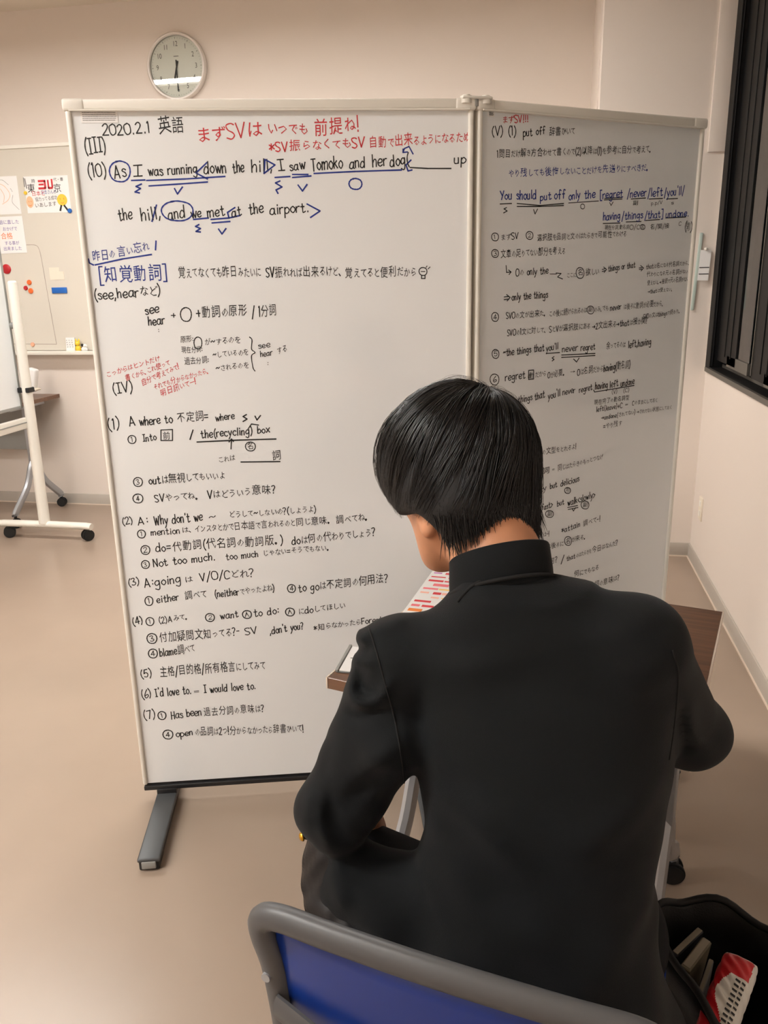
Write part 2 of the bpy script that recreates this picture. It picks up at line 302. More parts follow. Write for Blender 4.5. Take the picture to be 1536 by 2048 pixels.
T1=[
('T','k',[0.0769,1.7751,0.1845,1.7799,0.0231],'2020.2.1'),
('T','k',[0.2047,1.7777,0.2621,1.7838,0.0295],'英語'),
('T','r',[0.2886,1.7592,0.4357,1.7723,0.0319],'まずSVは'),
('T','r',[0.4532,1.7744,0.5463,1.7761,0.0256],'いつでも'),
('T','r',[0.5614,1.7739,0.6672,1.782,0.0321],'前提ね!'),
('T','r',[0.4546,1.7378,0.6781,1.7462,0.0216],'*SV振らなくてもSV'),
('T','r',[0.6899,1.7451,0.9292,1.7569,0.0218],'自動で出来るようになるため'),
('T','k',[0.0331,1.7361,0.082,1.7401,0.0318],'(III)'),
('T','k',[0.0337,1.6836,0.0775,1.6886,0.029],'(10)'),
('T','k',[0.0939,1.6831,0.1217,1.6861,0.0291],'As'),
('T','k',[0.1366,1.687,0.1573,1.688,0.0238],'I'),
('T','k',[0.1722,1.6878,0.2856,1.6934,0.0217],'was running'),
('T','k',[0.3004,1.6911,0.3529,1.694,0.0261],'down'),
('T','k',[0.3679,1.6928,0.3938,1.6958,0.0239],'the'),
('T','k',[0.4112,1.6946,0.4605,1.6975,0.0262],'hill,'),
('T','k',[0.4733,1.6963,0.4887,1.6973,0.024],'I'),
('T','k',[0.5015,1.6961,0.5371,1.7002,0.0219],'saw'),
('T','k',[0.5522,1.6957,0.6259,1.7028,0.0285],'Tomoko'),
('T','k',[0.6424,1.7005,0.6794,1.7035,0.0242],'and'),
('T','k',[0.6973,1.7034,0.7321,1.7075,0.0264],'her'),
('T','k',[0.7392,1.7042,0.7848,1.7093,0.0264],'dog('),
('T','k',[0.8934,1.7086,0.9225,1.7106,0.0221],'up'),
('P','k',0.00288,[0.7872,1.7016,0.8293,1.699,0.8862,1.6986]),
('P','b',0.00324,[0.1004,1.7193,0.1099,1.7206,0.1193,1.7184,0.1267,1.7142,0.1307,1.7066,0.1313,1.6974,0.1287,1.6887,0.1227,1.6808,0.1139,1.6762,0.1041,1.6761,0.0952,1.6781,0.0886,1.6833,0.0848,1.6918,0.0843,1.7008,0.088,1.7096,0.0955,1.7168,0.1048,1.7198]),
('P','b',0.00326,[0.1323,1.6784,0.1633,1.6792]),
('P','b',0.00326,[0.1667,1.6781,0.2556,1.6806,0.3488,1.6853]),
('P','b',0.00328,[0.1712,1.6661,0.2431,1.6698,0.3072,1.6736]),
('P','b',0.00327,[0.1544,1.6706,0.1413,1.6652,0.1512,1.6608,0.1378,1.6532,0.1479,1.651]),
('P','b',0.00329,[0.2295,1.66,0.2354,1.6479,0.2483,1.6631]),
('P','b',0.00325,[0.3093,1.716,0.2821,1.6934,0.3077,1.6801]),
('P','b',0.00326,[0.4443,1.7216,0.467,1.7095,0.4402,1.6911,0.4443,1.7216]),
('P','b',0.0033,[0.4655,1.6821,0.5009,1.684]),
('P','b',0.0033,[0.507,1.6883,0.5436,1.688]),
('P','b',0.0033,[0.5067,1.6817,0.5506,1.6847]),
('P','b',0.0033,[0.5579,1.6901,0.6553,1.6938,0.7667,1.6962]),
('P','b',0.00331,[0.4769,1.6743,0.466,1.67,0.4809,1.661,0.4664,1.6545,0.4707,1.6467]),
('P','b',0.00332,[0.5189,1.6651,0.5289,1.6516,0.5403,1.666]),
('P','b',0.00334,[0.6496,1.6775,0.6557,1.6782,0.662,1.677,0.667,1.6747,0.67,1.6706,0.6709,1.6656,0.6697,1.6609,0.6662,1.6567,0.6607,1.6542,0.6543,1.6541,0.6485,1.6553,0.6439,1.6581,0.641,1.6627,0.6402,1.6676,0.6421,1.6723,0.6465,1.6762,0.6524,1.6778]),
('P','b',0.00285,[0.7707,1.7358,0.7744,1.7435,0.7852,1.7478,0.7946,1.7313]),
('P','b',0.00284,[0.7708,1.7424,0.7707,1.7348,0.7815,1.7358]),
('P','b',0.00331,[0.7897,1.7181,0.7776,1.7072,0.7823,1.6939,0.7919,1.696]),
('T','k',[0.0941,1.5886,0.1259,1.5937,0.0266],'the'),
('T','k',[0.1462,1.5879,0.1923,1.5952,0.0289],'hill,'),
('T','k',[0.2093,1.5905,0.2485,1.5967,0.0267],'and'),
('T','k',[0.2634,1.5932,0.2872,1.5974,0.0223],'we'),
('T','k',[0.3011,1.5949,0.3426,1.6001,0.0246],'met'),
('T','k',[0.3588,1.5954,0.3815,1.5996,0.0224],'at'),
('T','k',[0.3993,1.5994,0.4339,1.6035,0.0246],'the'),
('T','k',[0.449,1.5988,0.5412,1.6056,0.0225],'airport.'),
('P','b',0.00334,[0.2185,1.6312,0.2331,1.6324,0.248,1.6301,0.2599,1.6259,0.2667,1.6184,0.2683,1.6094,0.2651,1.6009,0.2563,1.5931,0.2429,1.5887,0.2276,1.5887,0.2136,1.5908,0.203,1.596,0.1964,1.6044,0.1949,1.6132,0.1999,1.6218,0.2109,1.6287,0.2252,1.6316]),
('P','b',0.00332,[0.1845,1.6241,0.1706,1.5876]),
('P','b',0.00336,[0.2679,1.5909,0.3033,1.5938]),
('P','b',0.00337,[0.3089,1.5904,0.3516,1.5932]),
('P','b',0.00337,[0.3107,1.5825,0.3534,1.5853]),
('P','b',0.00337,[0.2799,1.5795,0.2713,1.5751,0.2827,1.5704,0.2715,1.5638,0.282,1.5625]),
('P','b',0.00339,[0.325,1.5688,0.3325,1.5573,0.3428,1.5696]),
('P','b',0.00335,[0.3673,1.6165,0.3489,1.6056,0.3516,1.5932,0.3779,1.5985]),
('P','b',0.00337,[0.5383,1.6225,0.5687,1.6064,0.5454,1.592]),
('T','b',[0.0238,1.4994,0.076,1.5065,0.0204],'昨日の'),
('T','b',[0.0821,1.5087,0.1573,1.5224,0.0204],'言い忘れ'),
('P','b',0.00339,[0.1758,1.5437,0.1727,1.5233]),
('P','b',0.00342,[0.0276,1.4914,0.0933,1.504,0.1623,1.5132]),
('P','b',0.00341,[0.014,1.5053,0.0153,1.4961,0.0241,1.4914]),
('T','b',[0.0347,1.451,0.1924,1.4562,0.0322],'[知覚動詞]'),
('T','k',[0.2212,1.458,0.4192,1.458,0.0232],'覚えてなくても昨日みたいに'),
('T','k',[0.4312,1.4555,0.6167,1.4557,0.0223],'SV振れれば出来るけど、'),
('T','k',[0.6239,1.4508,0.7998,1.4524,0.0224],'覚えてると便利だから'),
('P','k',0.00237,[0.8132,1.4718,0.8171,1.4723,0.8211,1.4713,0.8244,1.4695,0.8264,1.4663,0.827,1.4624,0.8263,1.4588,0.8241,1.4555,0.8206,1.4537,0.8166,1.4536,0.8128,1.4545,0.8098,1.4567,0.8079,1.4603,0.8073,1.4641,0.8084,1.4677,0.8112,1.4707,0.815,1.4719]),
('P','k',0.00238,[0.8135,1.4534,0.8135,1.4462,0.8222,1.4461,0.8222,1.4532]),
('P','k',0.0019,[0.8123,1.4629,0.8223,1.4627]),
('P','k',0.00189,[0.8248,1.4722,0.8273,1.4757]),
('P','k',0.0019,[0.8298,1.4685,0.8348,1.4732]),
('T','k',[0.0171,1.4106,0.1747,1.4192,0.0233],'(see,hearなど)'),
('T','k',[0.1345,1.374,0.1673,1.3781,0.0212],'see'),
('T','k',[0.1949,1.3644,0.2081,1.3641,0.0166],'+'),
('P','k',0.00262,[0.2276,1.3876,0.2328,1.3885,0.238,1.3868,0.2421,1.3836,0.2443,1.3781,0.2446,1.3713,0.2431,1.3649,0.2398,1.3591,0.2349,1.3558,0.2294,1.3558,0.2245,1.3574,0.2209,1.3612,0.2188,1.3675,0.2186,1.3741,0.2206,1.3805,0.2248,1.3858,0.23,1.3879]),
('T','k',[0.2564,1.3631,0.3796,1.3676,0.0238],'+動詞の原形'),
('T','k',[0.3915,1.3625,0.4518,1.366,0.0239],'/ 1分詞'),
('T','k',[0.1392,1.3477,0.1792,1.3504,0.0214],'hear'),
('T','k',[0.1603,1.3293,0.1639,1.3292,0.012],':'),
('T','k',[0.2127,1.3051,0.2445,1.3067,0.0133],'原形:'),
('P','k',0.00243,[0.2522,1.3165,0.2561,1.3173,0.2599,1.3158,0.2629,1.3131,0.2644,1.3082,0.2646,1.3023,0.2635,1.2967,0.261,1.2916,0.2573,1.2888,0.2533,1.2887,0.2497,1.2901,0.2471,1.2934,0.2456,1.2989,0.2455,1.3047,0.247,1.3103,0.2502,1.3149,0.254,1.3168]),
('T','k',[0.2718,1.2963,0.358,1.3003,0.017],'が~するのを'),
('T','k',[0.2129,1.2795,0.2644,1.2807,0.0134],'現在分詞:'),
('T','k',[0.289,1.2653,0.3758,1.2705,0.0159],'~しているのを'),
('T','k',[0.2178,1.2512,0.2782,1.2533,0.0147],'過去分詞:'),
('T','k',[0.2939,1.2318,0.375,1.2383,0.0161],'~されるのを'),
('P','k',0.00243,[0.3823,1.3144,0.388,1.3069,0.3854,1.285,0.3935,1.2762,0.3843,1.2678,0.3862,1.2393,0.3906,1.2304]),
('T','k',[0.4027,1.2858,0.4314,1.2887,0.0147],'see'),
('T','k',[0.4064,1.2647,0.4365,1.2689,0.0148],'hear'),
('T','k',[0.4213,1.2421,0.425,1.242,0.0124],':'),
('T','k',[0.449,1.2698,0.473,1.2766,0.0184],'する'),
('T','r',[0.0249,1.2244,0.1588,1.2613,0.0147],'こっからはヒントだけ'),
('T','r',[0.0711,1.2132,0.1823,1.2509,0.0147],'書くから、これ使って'),
('T','r',[0.109,1.201,0.2034,1.2405,0.0148],'自分で考えてみて!'),
('T','r',[0.1374,1.1902,0.2763,1.2286,0.0149],'それでも分からなかったら、'),
('T','r',[0.1531,1.1735,0.2421,1.2022,0.0162],'明日訊いてー!'),
('T','k',[0.0362,1.1832,0.0857,1.1892,0.026],'(IV)'),
('T','k',[0.0139,1.0918,0.0441,1.0972,0.0279],'(1)'),
('T','k',[0.068,1.1002,0.0831,1.1022,0.0228],'A'),
('T','k',[0.0929,1.1019,0.1755,1.1069,0.0216],'where to'),
('T','k',[0.188,1.1065,0.2659,1.1103,0.0216],'不定詞='),
('T','k',[0.2833,1.1072,0.3314,1.1108,0.0179],'where'),
('P','k',0.00307,[0.3624,1.1214,0.3533,1.1165,0.3629,1.1098,0.3524,1.1037]),
('P','k',0.00308,[0.3836,1.1168,0.388,1.1064,0.3976,1.1177]),
('P','k',0.00257,[0.0676,1.0765,0.0715,1.077,0.0755,1.0759,0.0785,1.0739,0.0801,1.0704,0.0804,1.0662,0.0793,1.0623,0.0768,1.0587,0.0731,1.0568,0.069,1.0568,0.0653,1.0578,0.0626,1.0603,0.0611,1.0642,0.0609,1.0683,0.0624,1.0722,0.0655,1.0754,0.0694,1.0767]),
('T','k',[0.0676,1.0604,0.0727,1.0615,0.0116],'1'),
('T','k',[0.0975,1.0607,0.1316,1.0634,0.018],'Into'),
('T','k',[0.1479,1.0641,0.1668,1.0647,0.018],'前'),
('P','k',0.00256,[0.1452,1.0887,0.1739,1.089,0.1714,1.0607,0.1427,1.0617,0.1452,1.0887]),
('P','k',0.00308,[0.2251,1.086,0.2155,1.0618]),
('T','k',[0.2435,1.0647,0.3744,1.0706,0.0207],'the(recycling)'),
('T','k',[0.3872,1.0715,0.4179,1.0731,0.0194],'box'),
('P','k',0.00337,[0.2326,1.0547,0.3416,1.0561,0.4335,1.0556]),
('P','k',0.00288,[0.3172,1.0335,0.3202,1.0582]),
('P','k',0.00286,[0.3134,1.0519,0.3203,1.0595,0.3249,1.0528]),
('P','k',0.00262,[0.3626,1.0494,0.3677,1.05,0.3728,1.0487,0.3768,1.0463,0.3791,1.0423,0.3796,1.0375,0.3785,1.0331,0.3755,1.029,0.3708,1.0268,0.3656,1.0268,0.3609,1.028,0.3572,1.0308,0.355,1.0353,0.3545,1.04,0.3562,1.0445,0.3601,1.0482,0.365,1.0496]),
('T','k',[0.3592,1.032,0.3746,1.0327,0.0144],'名'),
('P','k',0.00258,[0.3638,1.084,0.3735,1.0966,0.391,1.0934]),
('T','k',[0.2827,0.9979,0.3241,1.0043,0.0158],'これは'),
('P','k',0.00317,[0.3403,0.9984,0.4406,0.996]),
('T','k',[0.4214,0.9994,0.4434,1.0012,0.0211],'詞'),
('P','k',0.00264,[0.0709,0.9668,0.0754,0.9673,0.0799,0.966,0.0834,0.9637,0.0852,0.9596,0.0855,0.9548,0.0842,0.9502,0.0814,0.9461,0.0772,0.9439,0.0725,0.9439,0.0683,0.9452,0.0652,0.948,0.0635,0.9525,0.0632,0.9573,0.065,0.9618,0.0685,0.9655,0.073,0.9669]),
('T','k',[0.07,0.949,0.0777,0.95,0.0132],'3'),
('T','k',[0.1016,0.9478,0.2963,0.9548,0.0212],'outは無視してもいいよ'),
('P','k',0.00267,[0.066,0.9231,0.071,0.9236,0.076,0.9222,0.0799,0.9198,0.082,0.9157,0.0824,0.9108,0.081,0.9062,0.0779,0.9021,0.0732,0.8999,0.068,0.8999,0.0633,0.9012,0.0598,0.9041,0.0578,0.9087,0.0575,0.9135,0.0594,0.9181,0.0633,0.9218,0.0682,0.9232]),
('T','k',[0.0656,0.9051,0.0733,0.9061,0.0134],'4'),
('T','k',[0.1123,0.9004,0.228,0.9038,0.0201],'SVやってね。'),
('T','k',[0.2473,0.903,0.4243,0.912,0.0216],'Vはどういう意味?'),
('T','k',[0.0232,0.8404,0.0507,0.8461,0.019],'(2)'),
('T','k',[0.0628,0.8387,0.0901,0.843,0.0217],'A:'),
('T','k',[0.1051,0.8382,0.2298,0.8451,0.0245],"Why don't we"),
('T','k',[0.2468,0.8457,0.2651,0.8477,0.0164],'~'),
('T','k',[0.2991,0.849,0.5281,0.8557,0.0178],'どうして~しないの?(しようよ)'),
('P','k',0.00274,[0.0661,0.8255,0.0702,0.826,0.0743,0.8248,0.0774,0.8226,0.0791,0.8188,0.0793,0.8144,0.0782,0.8102,0.0756,0.8064,0.0718,0.8044,0.0676,0.8044,0.0638,0.8056,0.061,0.8082,0.0594,0.8124,0.0592,0.8168,0.0608,0.821,0.064,0.8243,0.068,0.8257]),
('T','k',[0.0661,0.8083,0.0714,0.8095,0.0123],'1'),
('T','k',[0.0934,0.8098,0.1687,0.812,0.0178],'mention'),
('T','k',[0.174,0.8131,0.2014,0.8147,0.0165],'は、'),
('T','k',[0.2077,0.813,0.4708,0.8193,0.0193],'インスタとかで日本語で言われるのと'),
('T','k',[0.4735,0.8192,0.568,0.822,0.0194],'同じ意味。'),
('T','k',[0.58,0.8215,0.6685,0.8274,0.0209],'調べてね。'),
('P','k',0.00277,[0.0716,0.7824,0.0762,0.7829,0.0808,0.7815,0.0844,0.779,0.0863,0.7747,0.0866,0.7697,0.0853,0.7649,0.0824,0.7606,0.0781,0.7583,0.0733,0.7584,0.069,0.7597,0.0658,0.7627,0.064,0.7674,0.0638,0.7724,0.0656,0.7772,0.0692,0.781,0.0738,0.7825]),
('T','k',[0.0695,0.7638,0.0787,0.7647,0.0139],'2'),
('T','k',[0.1019,0.7636,0.4365,0.7705,0.0237],'do=代動詞(代名詞の動詞版。)'),
('T','k',[0.4602,0.7666,0.6836,0.7818,0.0225],'doは何の代わりでしょう?'),
('P','k',0.0028,[0.0681,0.7407,0.0722,0.7412,0.0763,0.7399,0.0795,0.7377,0.0812,0.7339,0.0814,0.7293,0.0803,0.725,0.0777,0.7212,0.0738,0.7191,0.0696,0.7192,0.0657,0.7204,0.0629,0.723,0.0613,0.7273,0.0611,0.7318,0.0627,0.7361,0.0659,0.7395,0.07,0.7409]),
('T','k',[0.0668,0.7232,0.0747,0.7242,0.0126],'3'),
('T','k',[0.0915,0.722,0.254,0.7339,0.0211],'Not too much.'),
('T','k',[0.2829,0.7325,0.3695,0.7383,0.0183],'too much'),
('T','k',[0.3815,0.7391,0.5625,0.7462,0.0184],'じゃない=そうでもない。'),
('T','k',[0.0209,0.6702,0.0503,0.6758,0.0198],'(3)'),
('T','k',[0.0624,0.6652,0.1594,0.6745,0.0242],'A:going'),
('T','k',[0.1698,0.6726,0.1885,0.6745,0.0171],'は'),
('T','k',[0.2098,0.6763,0.3527,0.682,0.0228],'V/O/Cどれ?'),
('P','k',0.00288,[0.0672,0.6383,0.0714,0.6388,0.0755,0.6374,0.0787,0.6348,0.0804,0.6304,0.0806,0.6251,0.0794,0.6202,0.0767,0.6157,0.0727,0.6133,0.0684,0.6134,0.0646,0.6147,0.0617,0.6178,0.0601,0.6228,0.06,0.6279,0.0616,0.6329,0.065,0.6369,0.0691,0.6384]),
('T','k',[0.0671,0.6189,0.0725,0.62,0.0144],'1'),
('T','k',[0.0909,0.619,0.1498,0.6246,0.0201],'either'),
('T','k',[0.1658,0.6252,0.2221,0.6295,0.0216],'調べて'),
('T','k',[0.2459,0.6268,0.4065,0.6373,0.0202],'(neitherでやったよね)'),
('P','k',0.0029,[0.4488,0.6533,0.453,0.6538,0.4574,0.6525,0.4608,0.6502,0.4628,0.6462,0.4632,0.6414,0.4623,0.637,0.4597,0.6331,0.4559,0.6309,0.4514,0.631,0.4474,0.6322,0.4443,0.635,0.4424,0.6395,0.4419,0.6441,0.4434,0.6486,0.4466,0.6521,0.4507,0.6535]),
('T','k',[0.4483,0.6352,0.4579,0.6361,0.0145],'4'),
('T','k',[0.4712,0.6311,0.7152,0.6478,0.0233],'to goは不定詞の何用法?'),
('T','k',[0.021,0.5557,0.0485,0.5645,0.0219],'(4)'),
('P','k',0.00292,[0.0639,0.5775,0.0681,0.578,0.0723,0.5766,0.0756,0.5743,0.0773,0.5703,0.0775,0.5655,0.0764,0.5611,0.0737,0.5571,0.0698,0.5549,0.0654,0.555,0.0615,0.5563,0.0586,0.5591,0.057,0.5636,0.0568,0.5683,0.0584,0.5727,0.0617,0.5763,0.0659,0.5776]),
('T','k',[0.0639,0.5592,0.0694,0.5604,0.0131],'1'),
('T','k',[0.0906,0.5592,0.1716,0.5679,0.0175],'(2)Aみて。'),
('P','k',0.00294,[0.2239,0.5805,0.2287,0.5809,0.2335,0.5796,0.2373,0.5772,0.2394,0.5731,0.2398,0.5683,0.2386,0.5639,0.2357,0.5599,0.2313,0.5577,0.2264,0.5579,0.2219,0.5592,0.2185,0.562,0.2165,0.5665,0.2161,0.5712,0.2178,0.5757,0.2215,0.5793,0.2261,0.5806]),
('T','k',[0.2236,0.5636,0.2331,0.5645,0.0117],'2'),
('T','k',[0.2559,0.5618,0.3048,0.5665,0.0206],'want'),
('P','k',0.00294,[0.3239,0.5839,0.3287,0.5843,0.3335,0.583,0.3374,0.5806,0.3395,0.5765,0.34,0.5717,0.3389,0.5672,0.336,0.5632,0.3316,0.5611,0.3267,0.5612,0.3221,0.5625,0.3187,0.5654,0.3166,0.5699,0.3161,0.5746,0.3178,0.5791,0.3214,0.5827,0.3261,0.584]),
('T','k',[0.3209,0.5641,0.3345,0.5649,0.0147],'人'),
('T','k',[0.3468,0.5657,0.4151,0.5708,0.0221],'to do:'),
('P','k',0.00295,[0.4407,0.585,0.4455,0.5854,0.4504,0.584,0.4543,0.5816,0.4566,0.5775,0.4571,0.5727,0.4561,0.5682,0.4532,0.5642,0.4488,0.5621,0.4438,0.5622,0.4392,0.5635,0.4357,0.5664,0.4335,0.5709,0.433,0.5756,0.4346,0.5801,0.4382,0.5837,0.4429,0.5851]),
('T','k',[0.438,0.5651,0.4517,0.5659,0.0148],'人'),
('T','k',[0.4681,0.565,0.5963,0.5773,0.0192],'にdoしてほしい'),
('P','k',0.00296,[0.0636,0.5302,0.0688,0.5308,0.0741,0.5291,0.0782,0.5261,0.0804,0.521,0.0807,0.515,0.0792,0.5094,0.0759,0.5044,0.0709,0.5016,0.0655,0.5018,0.0605,0.5034,0.0569,0.5069,0.0548,0.5126,0.0545,0.5185,0.0566,0.5242,0.0608,0.5287,0.066,0.5304]),
('T','k',[0.0616,0.5075,0.0724,0.5084,0.0163],'3'),
('T','k',[0.088,0.503,0.3053,0.5129,0.0252],'付加疑問文知ってる?-'),
('T','k',[0.3189,0.5121,0.3519,0.5163,0.0208],'SV'),
('T','k',[0.3872,0.5112,0.4797,0.521,0.0209],",don't you?"),
('T','k',[0.5084,0.5134,0.6992,0.5313,0.018],'*知らなかったらForest'),
('P','k',0.00299,[0.0624,0.4842,0.0671,0.4847,0.0719,0.4832,0.0756,0.4804,0.0776,0.4758,0.0779,0.4703,0.0765,0.4652,0.0735,0.4606,0.069,0.4582,0.0641,0.4583,0.0596,0.4598,0.0563,0.463,0.0544,0.4682,0.0542,0.4736,0.0561,0.4787,0.0598,0.4828,0.0646,0.4844]),
('T','k',[0.0601,0.4642,0.071,0.465,0.0149],'4'),
('T','k',[0.0841,0.4612,0.1797,0.4706,0.0239],'blame調べて'),
('T','k',[0.0266,0.3979,0.057,0.4037,0.0242],'(5)'),
('T','k',[0.0785,0.4008,0.3673,0.406,0.0259],'主格/目的格/所有格言にしてみて'),
('T','k',[0.023,0.335,0.0496,0.341,0.0246],'(6)'),
('T','k',[0.0603,0.3387,0.1583,0.3433,0.0247],"I'd love to."),
('T','k',[0.1665,0.3427,0.1831,0.3432,0.0124],'='),
('T','k',[0.1941,0.3425,0.3373,0.3458,0.0232],'I would love to.'),
('T','k',[0.022,0.2693,0.0544,0.2765,0.0266],'(7)'),
('P','k',0.00313,[0.0692,0.292,0.0736,0.2925,0.0779,0.291,0.0813,0.2885,0.0831,0.2841,0.0834,0.279,0.0822,0.2743,0.0794,0.27,0.0753,0.2677,0.0708,0.2679,0.0668,0.2693,0.0637,0.2723,0.062,0.2772,0.0618,0.2822,0.0635,0.287,0.0669,0.2907,0.0712,0.2922]),
('T','k',[0.0692,0.2724,0.0749,0.2736,0.0141],'1'),
('T','k',[0.0978,0.2673,0.1818,0.2742,0.0235],'Has been'),
('T','k',[0.1884,0.2706,0.3568,0.2736,0.0236],'過去分詞の意味は?'),
('P','k',0.00318,[0.0792,0.2327,0.0847,0.2332,0.0902,0.2314,0.0945,0.2285,0.0968,0.2235,0.0972,0.2176,0.0957,0.2122,0.0923,0.2074,0.0872,0.2048,0.0815,0.2051,0.0764,0.2067,0.0726,0.2102,0.0703,0.2157,0.07,0.2215,0.0721,0.2269,0.0763,0.2312,0.0817,0.2328]),
('T','k',[0.0775,0.2113,0.0887,0.2121,0.0159],'4'),
('T','k',[0.1052,0.2094,0.153,0.2124,0.0207],'open'),
('T','k',[0.1584,0.2105,0.4651,0.2003,0.024],'の品詞は2つ!分からなかったら辞書ひいて!')]
